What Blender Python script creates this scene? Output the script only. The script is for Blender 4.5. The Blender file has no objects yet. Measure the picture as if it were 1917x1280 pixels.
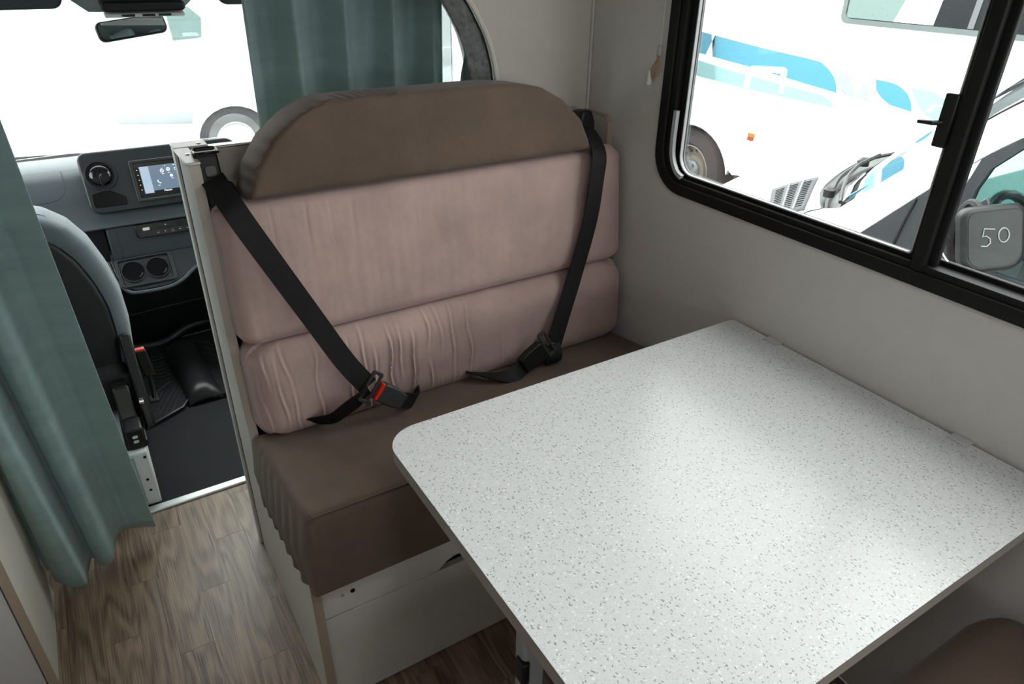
import bpy, bmesh, math, random
from mathutils import Vector, Matrix, noise
random.seed(7)
SC = bpy.context.scene
COL = SC.collection
R = math.radians
# ------------------------------------------------------------------ camera
cd = bpy.data.cameras.new('camera'); cam = bpy.data.objects.new('camera', cd); COL.objects.link(cam)
YAW, PITCH, ROLL, FPX = 5.593e-1, 5.137e-1, 1.418e-2, 1312.8
fw = Vector((math.sin(YAW)*math.cos(PITCH), math.cos(YAW)*math.cos(PITCH), -math.sin(PITCH)))
rt = fw.cross(Vector((0, 0, 1))).normalized(); up = rt.cross(fw)
r2 = math.cos(ROLL)*rt+math.sin(ROLL)*up; u2 = -math.sin(ROLL)*rt+math.cos(ROLL)*up
m = Matrix((r2, u2, -fw)).transposed().to_4x4(); m.translation = (0, 0, 1.4855)
cam.matrix_world = m
cd.sensor_width = 36; cd.sensor_fit = 'HORIZONTAL'; cd.lens = 36*FPX/1917; cd.clip_start = .02; cd.clip_end = 300
SC.camera = cam
# ------------------------------------------------------------------ light
W = bpy.data.worlds.new('overcast_sky'); SC.world = W; W.use_nodes = True
wn = W.node_tree.nodes; bg = wn['Background']; bg.inputs[1].default_value = 9.6
bg.inputs[0].default_value = (.985, .985, .975, 1)
def area(name, loc, rot, sx, sy, power=0, col=(1, 1, 1), portal=False):
    l = bpy.data.lights.new(name, 'AREA'); l.shape = 'RECTANGLE'; l.size = sx; l.size_y = sy; l.energy = power; l.color = col
    o = bpy.data.objects.new(name, l); COL.objects.link(o); o.location = loc; o.rotation_euler = rot
    if portal: l.cycles.is_portal = True
    return o
area('window_portal', (1.30, .23, 1.32), (0, R(90), 0), .75, 2.1, portal=True)
area('roof_portal', (.35, -.05, 2.06), (0, 0, 0), .42, .42, portal=True)
area('windscreen_portal', (.3, 3.0, 1.2), (R(-115), 0, 0), 1.8, .95, portal=True)
area('rear_portal', (.2, -2.68, 1.4), (R(90), 0, 0), .9, .5, portal=True)
SC.view_settings.view_transform = 'Standard'; SC.view_settings.look = 'None'
SC.view_settings.exposure = 0.0; SC.view_settings.gamma = 1.0
SC.view_settings.use_curve_mapping = False
cy = SC.cycles
cy.use_denoising = True; cy.max_bounces = 10; cy.diffuse_bounces = 6; cy.glossy_bounces = 4; cy.transmission_bounces = 6
cy.transparent_max_bounces = 12; cy.caustics_reflective = False; cy.caustics_refractive = False; cy.sample_clamp_indirect = 6
# ------------------------------------------------------------------ materials
def srgb(c):
    return tuple(((x/255)/12.92 if x/255 <= .04045 else ((x/255+.055)/1.055)**2.4) for x in c)
def mat(name, col, rough=.5, metal=0, var=0, vscale=8, bump=0, bscale=120, sheen=0, coat=0, spec=.5, emit=None, estr=1, trans=0, stretch=(1, 1, 1), ior=1.45):
    M = bpy.data.materials.new(name); M.use_nodes = True; nt = M.node_tree; N = nt.nodes; L = nt.links
    b = N['Principled BSDF']; out = N['Material Output']
    b.inputs['Base Color'].default_value = (*col, 1); b.inputs['Roughness'].default_value = rough; b.inputs['Metallic'].default_value = metal
    b.inputs['Specular IOR Level'].default_value = spec
    if sheen: b.inputs['Sheen Weight'].default_value = sheen; b.inputs['Sheen Roughness'].default_value = .5
    if coat: b.inputs['Coat Weight'].default_value = coat
    if emit: b.inputs['Emission Color'].default_value = (*emit, 1); b.inputs['Emission Strength'].default_value = estr
    tc = mp = None
    if var or bump:
        tc = N.new('ShaderNodeTexCoord'); mp = N.new('ShaderNodeMapping'); mp.inputs['Scale'].default_value = stretch
        L.new(tc.outputs['Object'], mp.inputs[0])
    if var:
        n = N.new('ShaderNodeTexNoise'); n.inputs['Scale'].default_value = vscale; n.inputs['Detail'].default_value = 6; n.inputs['Roughness'].default_value = .6
        L.new(mp.outputs[0], n.inputs['Vector'])
        rr = N.new('ShaderNodeMapRange'); rr.inputs[1].default_value = .3; rr.inputs[2].default_value = .7
        rr.inputs[3].default_value = 1-var; rr.inputs[4].default_value = 1+var
        L.new(n.outputs['Fac'], rr.inputs[0])
        mx = N.new('ShaderNodeVectorMath'); mx.operation = 'SCALE'; mx.inputs[0].default_value = col
        L.new(rr.outputs[0], mx.inputs['Scale']); L.new(mx.outputs[0], b.inputs['Base Color'])
    if bump:
        n2 = N.new('ShaderNodeTexNoise'); n2.inputs['Scale'].default_value = bscale; n2.inputs['Detail'].default_value = 3
        L.new(mp.outputs[0], n2.inputs['Vector'])
        bp = N.new('ShaderNodeBump'); bp.inputs['Strength'].default_value = bump; bp.inputs['Distance'].default_value = .002
        L.new(n2.outputs['Fac'], bp.inputs['Height']); L.new(bp.outputs[0], b.inputs['Normal'])
    if trans:
        t = N.new('ShaderNodeBsdfTranslucent'); t.inputs[0].default_value = (*col, 1)
        mi = N.new('ShaderNodeMixShader'); mi.inputs[0].default_value = trans
        L.new(b.outputs[0], mi.inputs[1]); L.new(t.outputs[0], mi.inputs[2]); L.new(mi.outputs[0], out.inputs[0])
    return M
def glass(name, col=(1, 1, 1), rough=0, dirt=0, reflect=1.0):
    M = bpy.data.materials.new(name); M.use_nodes = True; nt = M.node_tree; N = nt.nodes; L = nt.links
    N.remove(N['Principled BSDF']); out = N['Material Output']
    t = N.new('ShaderNodeBsdfTransparent'); t.inputs[0].default_value = (*col, 1)
    g = N.new('ShaderNodeBsdfGlossy'); g.inputs['Roughness'].default_value = .02+rough
    f = N.new('ShaderNodeFresnel'); f.inputs[0].default_value = 1.45
    ml = N.new('ShaderNodeMath'); ml.operation = 'MULTIPLY'; ml.inputs[1].default_value = reflect
    L.new(f.outputs[0], ml.inputs[0])
    mi = N.new('ShaderNodeMixShader'); L.new(ml.outputs[0], mi.inputs[0]); L.new(t.outputs[0], mi.inputs[1]); L.new(g.outputs[0], mi.inputs[2])
    last = mi
    if dirt:   # dust specks and dried drops on the pane
        tc = N.new('ShaderNodeTexCoord'); v = N.new('ShaderNodeTexVoronoi'); v.inputs['Scale'].default_value = 140
        nz = N.new('ShaderNodeTexNoise'); nz.inputs['Scale'].default_value = 3
        L.new(tc.outputs['Object'], v.inputs['Vector']); L.new(tc.outputs['Object'], nz.inputs['Vector'])
        lt = N.new('ShaderNodeMath'); lt.operation = 'LESS_THAN'; lt.inputs[1].default_value = .13
        L.new(v.outputs['Distance'], lt.inputs[0])
        se = N.new('ShaderNodeSeparateColor'); L.new(v.outputs['Color'], se.inputs[0])
        gt = N.new('ShaderNodeMath'); gt.operation = 'GREATER_THAN'; gt.inputs[1].default_value = .75; L.new(se.outputs[0], gt.inputs[0])
        m1 = N.new('ShaderNodeMath'); m1.operation = 'MULTIPLY'; L.new(lt.outputs[0], m1.inputs[0]); L.new(gt.outputs[0], m1.inputs[1])
        m2 = N.new('ShaderNodeMath'); m2.operation = 'MULTIPLY'; m2.inputs[1].default_value = dirt; L.new(m1.outputs[0], m2.inputs[0])
        d = N.new('ShaderNodeBsdfDiffuse'); d.inputs[0].default_value = (.12, .13, .13, 1)
        dt = N.new('ShaderNodeBsdfTranslucent'); dt.inputs[0].default_value = (.12, .13, .13, 1)
        da = N.new('ShaderNodeAddShader'); L.new(d.outputs[0], da.inputs[0]); L.new(dt.outputs[0], da.inputs[1])
        mi2 = N.new('ShaderNodeMixShader'); L.new(m2.outputs[0], mi2.inputs[0]); L.new(mi.outputs[0], mi2.inputs[1]); L.new(da.outputs[0], mi2.inputs[2]); last = mi2
    L.new(last.outputs[0], out.inputs[0]); return M

m_wall = mat('wall_laminate', (.58, .56, .535), .55, bump=.15, bscale=400, var=.02, vscale=30)
m_wallfront = mat('partition_laminate', (.60, .565, .51), .55, bump=.1, bscale=400, var=.02, vscale=30)
m_ceil = mat('ceiling_lining', (.72, .71, .68), .7)
m_panel = mat('cream_laminate_board', (.50, .465, .41), .5, var=.03, vscale=20)
m_edge = mat('wood_edge_band', (.36, .29, .22), .5, var=.08, vscale=12, stretch=(1, 1, .15))
m_white = mat('white_laminate', (.62, .60, .57), .4)
m_grey = mat('grey_drawer_front', (.52, .52, .52), .5, var=.03, vscale=30)
m_alu = mat('brushed_aluminium', (.70, .72, .71), .38, metal=.75)
m_alumat = mat('matt_aluminium', (.62, .63, .61), .5, metal=.4)
m_black = mat('black_plastic', (.008, .008, .0085), .4, spec=.35)
m_frame = mat('black_window_frame', (.007, .0068, .0068), .6, spec=.25, bump=.05, bscale=300)
m_rubber = mat('black_rubber', (.010, .010, .011), .55, bump=.2, bscale=300)
m_belt = mat('black_webbing', (.0075, .0075, .008), .6, bump=.4, bscale=600, spec=.3)
m_buckle = mat('charcoal_plastic', (.035, .037, .04), .45)
m_red = mat('red_button', (.75, .03, .01), .35)
m_pink = mat('dusty_pink_suede', (.43, .305, .278), .85, var=.16, vscale=7, bump=.35, bscale=60, sheen=.35)
m_brown = mat('brown_suede', (.115, .077, .055), .85, var=.20, vscale=6, bump=.35, bscale=60, sheen=.12)
m_teal = mat('teal_curtain_cloth', (.29, .415, .41), .8, var=.12, vscale=9, bump=.45, bscale=260, sheen=.3, trans=.10, stretch=(.35, .35, 3))
m_dash = mat('slate_dash_plastic', (.045, .053, .062), .5, bump=.35, bscale=500)
m_dashdark = mat('dark_dash_plastic', (.014, .016, .018), .42, bump=.25, bscale=500)
m_gloss = mat('gloss_black', (.006, .006, .007), .12)
m_seatgrey = mat('grey_seat_cloth', (.13, .15, .17), .85, bump=.3, bscale=400, sheen=.3)
m_seatback = mat('black_seat_back', (.008, .008, .009), .6)
m_whitesteel = mat('white_painted_steel', (.72, .74, .74), .4)
m_cabfloor = mat('cab_rubber_floor', (.009, .0095, .010), .7, spec=.25, bump=.5, bscale=500, var=.2, vscale=3)
m_mat = mat('moulded_floor_mat', (.012, .012, .013), .38)
m_ridge = mat('mat_ridge', (.030, .031, .034), .35)
m_chrome = mat('chrome', (.75, .75, .75), .2, metal=1)
m_vanwhite = mat('white_vehicle_paint', (.80, .81, .82), .3, coat=.3)
m_blue = mat('sky_blue_decal', (.042, .18, .25), .4)
m_lblue = mat('pale_blue_decal', (.18, .32, .33), .4)
m_pgrey = mat('pale_grey_decal', (.21, .225, .24), .4)
m_tyre = mat('tyre_rubber', (.018, .018, .018), .8, bump=.2, bscale=60)
m_rim = mat('cream_steel_rim', (.17, .16, .13), .45)
m_hub = mat('worn_steel_hub', (.16, .18, .19), .5, metal=.4, var=.4, vscale=40)
m_asphalt = mat('asphalt', (.024, .0235, .023), .9, var=.2, vscale=6, bump=.5, bscale=80)
m_greyplastic = mat('grey_cowl_plastic', (.028, .034, .038), .6, var=.1, vscale=20)
m_cowl = mat('cowl_panel', (.10, .11, .105), .6, var=.15, vscale=10)
m_tealint = mat('teal_cabin_plastic', (.10, .17, .165), .6)
m_orange = mat('amber_lens', (.25, .12, .01), .3)
m_redlens = mat('red_lens', (.22, .035, .03), .3)
m_chalk = mat('white_chalk', (.25, .28, .28), .9)
m_headliner = mat('grey_headliner', (.20, .22, .22), .8, bump=.4, bscale=200)
m_visor = mat('charcoal_visor', (.035, .045, .045), .7)
m_felt = mat('grey_felt', (.42, .43, .44), .95, var=.35, vscale=60, bump=1, bscale=150)
m_screen = mat('lit_screen', (.02, .02, .03), .15, emit=srgb((120, 145, 165)), estr=.75)
m_screenbar = mat('lit_screen_bar', (.02, .02, .03), .15, emit=srgb((185, 208, 228)), estr=.9)
m_icon = mat('lit_icon', (.8, .8, .8), .4, emit=(1, 1, 1), estr=1.1)
m_led = mat('amber_led', (.8, .6, .2), .4, emit=(1, .8, .35), estr=1.4)
m_green = mat('green_led', (.5, .8, .2), .4, emit=(.6, .9, .1), estr=1.4)
m_cord = mat('tan_cord', (.36, .24, .14), .8)
m_pearl = mat('pearl_plastic', (.72, .70, .68), .3)
m_glass = glass('window_glass', (.97, .99, .985), dirt=.30, reflect=.6)
m_screenglass = glass('windscreen_glass', (.93, .985, .975), dirt=.35, reflect=.6)
m_vanglass = glass('green_tinted_glass', (.60, .80, .78), dirt=.3)
m_mirror = mat('mirror_glass', (.85, .88, .88), .03, metal=1)

def table_mat():
    M = mat('speckled_laminate', (.8, .8, .8), .28); nt = M.node_tree; N = nt.nodes; L = nt.links; b = N['Principled BSDF']
    tc = N.new('ShaderNodeTexCoord')
    nz = N.new('ShaderNodeTexNoise'); nz.inputs['Scale'].default_value = 90; L.new(tc.outputs['Object'], nz.inputs['Vector'])
    ad = N.new('ShaderNodeMixRGB'); ad.blend_type = 'ADD'; ad.inputs[0].default_value = .009
    L.new(tc.outputs['Object'], ad.inputs[1]); L.new(nz.outputs['Color'], ad.inputs[2])
    base = N.new('ShaderNodeMixRGB'); base.inputs[1].default_value = (.65, .67, .67, 1); base.inputs[2].default_value = (.75, .77, .77, 1)
    n3 = N.new('ShaderNodeTexNoise'); n3.inputs['Scale'].default_value = 130; n3.inputs['Detail'].default_value = 4; L.new(tc.outputs['Object'], n3.inputs['Vector'])
    L.new(n3.outputs['Fac'], base.inputs[0]); last = base.outputs[0]
    for sc, rad, thr, col, amt, st in ((175, .16, .68, (.16, .17, .18, 1), .75, (1, .5, 1)), (185, .15, .70, (.26, .25, .24, 1), .7, (.5, 1, 1)), (340, .24, .62, (.42, .43, .43, 1), .45, (1, .6, 1)), (200, .25, .85, (.93, .94, .94, 1), .6, (.7, 1, 1))):
        mp = N.new('ShaderNodeMapping'); mp.inputs['Scale'].default_value = st; mp.inputs['Location'].default_value = (sc*.013, thr, .3); L.new(ad.outputs[0], mp.inputs[0])
        v = N.new('ShaderNodeTexVoronoi'); v.inputs['Scale'].default_value = sc; L.new(mp.outputs[0], v.inputs['Vector'])
        v.voronoi_dimensions = '2D'
        lt = N.new('ShaderNodeMath'); lt.operation = 'LESS_THAN'; lt.inputs[1].default_value = rad; L.new(v.outputs['Distance'], lt.inputs[0])
        se = N.new('ShaderNodeSeparateColor'); L.new(v.outputs['Color'], se.inputs[0])
        gt = N.new('ShaderNodeMath'); gt.operation = 'GREATER_THAN'; gt.inputs[1].default_value = thr; L.new(se.outputs[0], gt.inputs[0])
        m1 = N.new('ShaderNodeMath'); m1.operation = 'MULTIPLY'; L.new(lt.outputs[0], m1.inputs[0]); L.new(gt.outputs[0], m1.inputs[1])
        m2 = N.new('ShaderNodeMath'); m2.operation = 'MULTIPLY'; m2.inputs[1].default_value = amt; L.new(m1.outputs[0], m2.inputs[0])
        mx = N.new('ShaderNodeMixRGB'); L.new(m2.outputs[0], mx.inputs[0]); L.new(last, mx.inputs[1]); mx.inputs[2].default_value = col; last = mx.outputs[0]
    L.new(last, b.inputs['Base Color']); return M
m_table = table_mat()

def wood_mat():
    M = mat('oak_vinyl_plank', (.3, .2, .1), .42); nt = M.node_tree; N = nt.nodes; L = nt.links; b = N['Principled BSDF']
    tc = N.new('ShaderNodeTexCoord'); oi = N.new('ShaderNodeObjectInfo')
    sc = N.new('ShaderNodeVectorMath'); sc.operation = 'SCALE'; sc.inputs[0].default_value = (7.3, 11.9, 3.1); L.new(oi.outputs['Random'], sc.inputs['Scale'])
    ad = N.new('ShaderNodeVectorMath'); ad.operation = 'ADD'; L.new(tc.outputs['Object'], ad.inputs[0]); L.new(sc.outputs[0], ad.inputs[1])
    mp = N.new('ShaderNodeMapping'); mp.inputs['Scale'].default_value = (9, 1.5, 1); L.new(ad.outputs[0], mp.inputs[0])
    n1 = N.new('ShaderNodeTexNoise'); n1.inputs['Scale'].default_value = 1.0; n1.inputs['Detail'].default_value = 2; L.new(mp.outputs[0], n1.inputs['Vector'])
    mm = N.new('ShaderNodeMath'); mm.operation = 'MULTIPLY'; mm.inputs[1].default_value = 70; L.new(n1.outputs['Fac'], mm.inputs[0])
    sn = N.new('ShaderNodeMath'); sn.operation = 'SINE'; L.new(mm.outputs[0], sn.inputs[0])
    mp2 = N.new('ShaderNodeMapping'); mp2.inputs['Scale'].default_value = (420, 9, 1); L.new(ad.outputs[0], mp2.inputs[0])
    n2 = N.new('ShaderNodeTexNoise'); n2.inputs['Scale'].default_value = 1; n2.inputs['Detail'].default_value = 4; L.new(mp2.outputs[0], n2.inputs['Vector'])
    cr = N.new('ShaderNodeValToRGB'); cr.color_ramp.elements[0].position = .0; cr.color_ramp.elements[0].color = (.085, .052, .033, 1)
    cr.color_ramp.elements[1].position = 1; cr.color_ramp.elements[1].color = (.335, .235, .165, 1)
    mr = N.new('ShaderNodeMapRange'); mr.inputs[1].default_value = -1; mr.inputs[2].default_value = 1; mr.inputs[3].default_value = .26; mr.inputs[4].default_value = .66
    L.new(sn.outputs[0], mr.inputs[0])
    s2 = N.new('ShaderNodeMath'); s2.operation = 'MULTIPLY_ADD'; s2.inputs[1].default_value = 1.5; s2.inputs[2].default_value = -.75; L.new(n2.outputs['Fac'], s2.inputs[0])
    a2 = N.new('ShaderNodeMath'); a2.operation = 'ADD'; L.new(mr.outputs[0], a2.inputs[0]); L.new(s2.outputs[0], a2.inputs[1])
    s3 = N.new('ShaderNodeMath'); s3.operation = 'MULTIPLY_ADD'; s3.inputs[1].default_value = .22; s3.inputs[2].default_value = -.09; L.new(oi.outputs['Random'], s3.inputs[0])
    a3 = N.new('ShaderNodeMath'); a3.operation = 'ADD'; L.new(a2.outputs[0], a3.inputs[0]); L.new(s3.outputs[0], a3.inputs[1])
    L.new(a3.outputs[0], cr.inputs[0]); L.new(cr.outputs[0], b.inputs['Base Color'])
    bp = N.new('ShaderNodeBump'); bp.inputs['Strength'].default_value = .35; bp.inputs['Distance'].default_value = .001; L.new(n2.outputs['Fac'], bp.inputs['Height']); L.new(bp.outputs[0], b.inputs['Normal'])
    return M
m_wood = wood_mat()
# ------------------------------------------------------------------ helpers
ORG = {}
def root_org(o):
    while o.parent: o = o.parent
    return ORG.get(o.name, Vector((0, 0, 0)))
def thing(name, label, cat, loc=(0, 0, 0), group=None):
    o = bpy.data.objects.new(name, None); COL.objects.link(o); o.location = loc; o.empty_display_size = .05
    ORG[o.name] = Vector(loc); o['label'] = label; o['category'] = cat
    if group: o['group'] = group
    return o
def tag(o, label, cat, group=None):
    o['label'] = label; o['category'] = cat
    if group: o['group'] = group
    return o
def struct(o): o['kind'] = 'structure'; return o
def mesh(name, verts, faces, m, parent=None, smooth=True, bevel=0, seg=2, angle=38, solid=0):
    """world-space verts -> one linked mesh object"""
    vs = [Vector(v) for v in verts]
    if parent: org = root_org(parent)
    else:
        org = Vector(((min(v.x for v in vs)+max(v.x for v in vs))/2, (min(v.y for v in vs)+max(v.y for v in vs))/2, min(v.z for v in vs)))
    me = bpy.data.meshes.new(name); me.from_pydata([v-org for v in vs], [], faces)
    bm = bmesh.new(); bm.from_mesh(me); bmesh.ops.recalc_face_normals(bm, faces=bm.faces); bm.to_mesh(me); bm.free()
    me.materials.append(m)
    o = bpy.data.objects.new(name, me); COL.objects.link(o)
    if parent: o.parent = parent
    else: o.location = org; ORG[o.name] = org
    if smooth:
        for p in me.polygons: p.use_smooth = True
        me.set_sharp_from_angle(angle=R(angle))
    if solid:
        s = o.modifiers.new('thickness', 'SOLIDIFY'); s.thickness = solid; s.offset = 0
    if bevel:
        b = o.modifiers.new('bevel', 'BEVEL'); b.width = bevel; b.segments = seg; b.limit_method = 'ANGLE'; b.angle_limit = R(40); b.harden_normals = False
    return o
class G:
    """collects several shapes for one mesh"""
    def __init__(s): s.v = []; s.f = []
    def add(s, v, f):
        n = len(s.v); s.v += [Vector(p) for p in v]; s.f += [tuple(i+n for i in q) for q in f]; return s
    def box(s, x0, x1, y0, y1, z0, z1):
        return s.add([(x, y, z) for x in (x0, x1) for y in (y0, y1) for z in (z0, z1)], [(0, 1, 3, 2), (4, 6, 7, 5), (0, 4, 5, 1), (2, 3, 7, 6), (0, 2, 6, 4), (1, 5, 7, 3)])
    def prism(s, pts, a, b, fr):
        """outline pts (u,v) extruded from n=a to n=b in frame fr=(O,U,V,N)"""
        O, U, V, N = fr; n = len(pts)
        v = [O+U*p[0]+V*p[1]+N*a for p in pts]+[O+U*p[0]+V*p[1]+N*b for p in pts]
        f = [tuple(range(n)), tuple(range(2*n-1, n-1, -1))]+[(i, (i+1) % n, n+(i+1) % n, n+i) for i in range(n)]
        return s.add(v, f)
    def ring(s, outer, inner, a, b, fr):
        """frame between two outlines with equal point counts"""
        O, U, V, N = fr; n = len(outer); v = []
        for pts in (outer, inner):
            for d in (a, b): v += [O+U*p[0]+V*p[1]+N*d for p in pts]
        f = []
        for i in range(n):
            j = (i+1) % n
            f += [(i, j, n+j, n+i), (2*n+i, 3*n+i, 3*n+j, 2*n+j), (i, 2*n+i, 2*n+j, j), (n+i, n+j, 3*n+j, 3*n+i)]
        return s.add(v, f)
    def tube(s, pts, r, k=8, closed=False):
        pts = [Vector(p) for p in pts]; n = len(pts); rs = r if isinstance(r, (list, tuple)) else [r]*n
        v = []; prev = None
        for i, p in enumerate(pts):
            a = pts[(i-1) % n] if (closed or i) else pts[0]; c = pts[(i+1) % n] if (closed or i < n-1) else pts[-1]
            t = (c-a).normalized()
            if prev is None: prev = t.orthogonal().normalized()
            e = (prev-t*prev.dot(t)).normalized(); prev = e; g = t.cross(e)
            v += [p+(e*math.cos(2*math.pi*q/k)+g*math.sin(2*math.pi*q/k))*rs[i] for q in range(k)]
        f = []
        for i in range(n if closed else n-1):
            j = (i+1) % n
            f += [(i*k+q, i*k+(q+1) % k, j*k+(q+1) % k, j*k+q) for q in range(k)]
        if not closed: f += [tuple(range(k)), tuple(range(n*k-1, (n-1)*k-1, -1))]
        return s.add(v, f)
    def lathe(s, prof, fr, k=32, cap=True):
        """prof (r,n) turned round N"""
        O, U, V, N = fr; v = []; n = len(prof)
        for r, h in prof: v += [O+N*h+(U*math.cos(2*math.pi*q/k)+V*math.sin(2*math.pi*q/k))*r for q in range(k)]
        f = [(i*k+q, i*k+(q+1) % k, (i+1)*k+(q+1) % k, (i+1)*k+q) for i in range(n-1) for q in range(k)]
        if cap: f += [tuple(range(k)), tuple(range(n*k-1, (n-1)*k-1, -1))]
        return s.add(v, f)
    def make(s, name, m, parent=None, **k): return mesh(name, s.v, s.f, m, parent, **k)
def box(name, x0, x1, y0, y1, z0, z1, m, parent=None, bevel=.002, **k):
    return G().box(x0, x1, y0, y1, z0, z1).make(name, m, parent, bevel=bevel, **k)
V3 = lambda *a: Vector(a)
FX = (V3(0, 0, 0), V3(0, 1, 0), V3(0, 0, 1), V3(1, 0, 0))      # (y,z) outline, extruded along x
FY = (V3(0, 0, 0), V3(1, 0, 0), V3(0, 0, 1), V3(0, 1, 0))      # (x,z) outline, along y
FZ = (V3(0, 0, 0), V3(1, 0, 0), V3(0, 1, 0), V3(0, 0, 1))      # (x,y) outline, along z
def at(fr, o): return (Vector(o), fr[1], fr[2], fr[3])
def rrect(u0, u1, v0, v1, r, n=6):
    rs = r if isinstance(r, (tuple, list)) else (r, r, r, r); o = []
    for (cx, cy, a0), q in zip(((u1, v1, 0), (u0, v1, 90), (u0, v0, 180), (u1, v0, 270)), rs):
        sx = -1 if cx == u1 else 1; sy = -1 if cy == v1 else 1
        for i in range(n+1):
            a = R(a0+90*i/n); o.append((cx+sx*q+q*math.cos(a), cy+sy*q+q*math.sin(a)))
    return o
def circ(u, v, r, n=24, r2=None): return [(u+r*math.cos(2*math.pi*i/n), v+(r2 or r)*math.sin(2*math.pi*i/n)) for i in range(n)]
def smooth_path(P, n=8):
    P = [Vector(p) for p in P]; o = []
    for i in range(len(P)-1):
        a = P[max(i-1, 0)]; b = P[i]; c = P[i+1]; d = P[min(i+2, len(P)-1)]
        for k in range(n):
            t = k/n; o.append(.5*((2*b)+(c-a)*t+(2*a-5*b+4*c-d)*t*t+(3*b-a-3*c+d)*t**3))
    o.append(P[-1]); return o
def ribbon(path, wdir, w, th, g=None):
    """webbing: path, width direction(s), half thickness along the normal"""
    g = g or G(); n = len(path); v = []
    for i, p in enumerate(path):
        t = (path[min(i+1, n-1)]-path[max(i-1, 0)]).normalized()
        wd = wdir[i] if isinstance(wdir, list) else wdir
        wd = (wd-t*wd.dot(t)).normalized(); nn = t.cross(wd); ww = w[i] if isinstance(w, list) else w
        v += [p+wd*ww/2+nn*th/2, p+wd*ww/2-nn*th/2, p-wd*ww/2-nn*th/2, p-wd*ww/2+nn*th/2]
    f = [(i*4+q, i*4+(q+1) % 4, (i+1)*4+(q+1) % 4, (i+1)*4+q) for i in range(n-1) for q in range(4)]+[(0, 1, 2, 3), (4*n-1, 4*n-2, 4*n-3, 4*n-4)]
    return g.add(v, f)
def pillow(name, uL, uR, v0, v1, fr, t, r, m, parent=None, nu=70, nv=50, bulge=.01, disp=None, rv=None):
    """soft cushion: outline u in [uL(v),uR(v)], rounded front rim of radius r, thickness t from back plane"""
    O, U, V, N = fr
    def sp(n): # parameter dense near both ends
        return [(.5-.5*math.cos(math.pi*i/n))*.55+.45*i/n for i in range(n+1)]
    su, sv = sp(nu), sp(nv); v = []
    for b in sv:
        vv = v0+(v1-v0)*b; a0, a1 = uL(vv), uR(vv)
        for a in su:
            u = a0+(a1-a0)*a
            eu = max(0, 1-min(u-a0, a1-u)/r); ev = max(0, 1-min(vv-v0, v1-vv)/(rv or r)); e = min(1, math.hypot(eu, ev))
            h = t-r+r*math.sqrt(max(0, 1-e*e))+bulge*(1-(2*a-1)**4)*(1-(2*b-1)**4)
            p = O+U*u+V*vv+N*h
            if disp: p = p+disp(u, vv, p, e, a, b)
            v.append(p)
    w = nu+1
    f = [(j*w+i, j*w+i+1, (j+1)*w+i+1, (j+1)*w+i) for j in range(nv) for i in range(nu)]
    loop = [i for i in range(nu+1)]+[j*w+nu for j in range(1, nv+1)]+[nv*w+i for i in range(nu-1, -1, -1)]+[j*w for j in range(nv-1, 0, -1)]
    base = loop; n = len(loop); cen = sum((v[i] for i in loop), Vector())/n
    for q, fr_ in enumerate((.5, .12, 0)):
        st = len(v)
        for i in loop:
            p = v[i]; h = (p-O).dot(N); pp = p-N*(h*(1-fr_))
            if q == 0: pp = pp+(pp-cen-N*((pp-cen).dot(N))).normalized()*.004
            v.append(pp)
        nb = list(range(st, st+n))
        f += [(base[i], nb[i], nb[(i+1) % n], base[(i+1) % n]) for i in range(n)]; base = nb
    f.append(tuple(base[::-1]))
    return mesh(name, v, f, m, parent, angle=60)
def nz(x, y, z=0): return noise.noise(Vector((x, y, z)))

# ================================================================== SETTING
XR, XL, YF, YR, ZC = 1.222, -.86, 1.58, -2.6, 2.0
# ---- right wall with the window opening, its unseen rear part lengthened to light the backrest
WY0, WY1, WZ0, WZ1 = -.80, 1.262, .99, 1.66
g = G(); n = 6
g.ring([(YR, 0), (YF+.02, 0), (YF+.02, ZC), (YR, ZC)], [(WY0, WZ0), (WY1, WZ0), (WY1, WZ1), (WY0, WZ1)], 0, .035, at(FX, (XR, 0, 0)))
struct(g.make('wall_right', m_wall, smooth=False))
# ---- floor slab and planks
fl = struct(box('floor', XL, XR, YR, 1.906, -.06, -.003, mat('dark_subfloor', (.19, .13, .095), .7), bevel=0))
pw, pl, gap = .0757, .46, .0003
vs, fs = G().box(-pw/2+gap, pw/2-gap, -pl/2+gap, pl/2-gap, 0, .003).v, G().box(0, 1, 0, 1, 0, 1).f
pme = bpy.data.meshes.new('plank'); pme.from_pydata([tuple(v) for v in vs], [], fs); pme.materials.append(m_wood); pme.validate(); 
bmx = bmesh.new(); bmx.from_mesh(pme); bmesh.ops.recalc_face_normals(bmx, faces=bmx.faces); bmx.to_mesh(pme); bmx.free()
fo = ORG[fl.name]
for i in range(27):
    x = XL+.018+pw/2+i*pw
    off = (i*.173) % pl
    y = 1.906-pl/2+off-.0
    while y > -.45:
        if y+pl/2 <= 1.9065:
            o = bpy.data.objects.new('plank', pme); COL.objects.link(o); o.parent = fl; o.location = Vector((x, y, -.003))-fo
        else:                                   # cut piece at the threshold
            y0, y1 = y-pl/2+gap, 1.906
            if y1-y0 > .01: G().box(x-pw/2+gap, x+pw/2-gap, y0, y1, -.003, 0).make('plank', m_wood, fl, smooth=False)
        y -= pl
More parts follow.
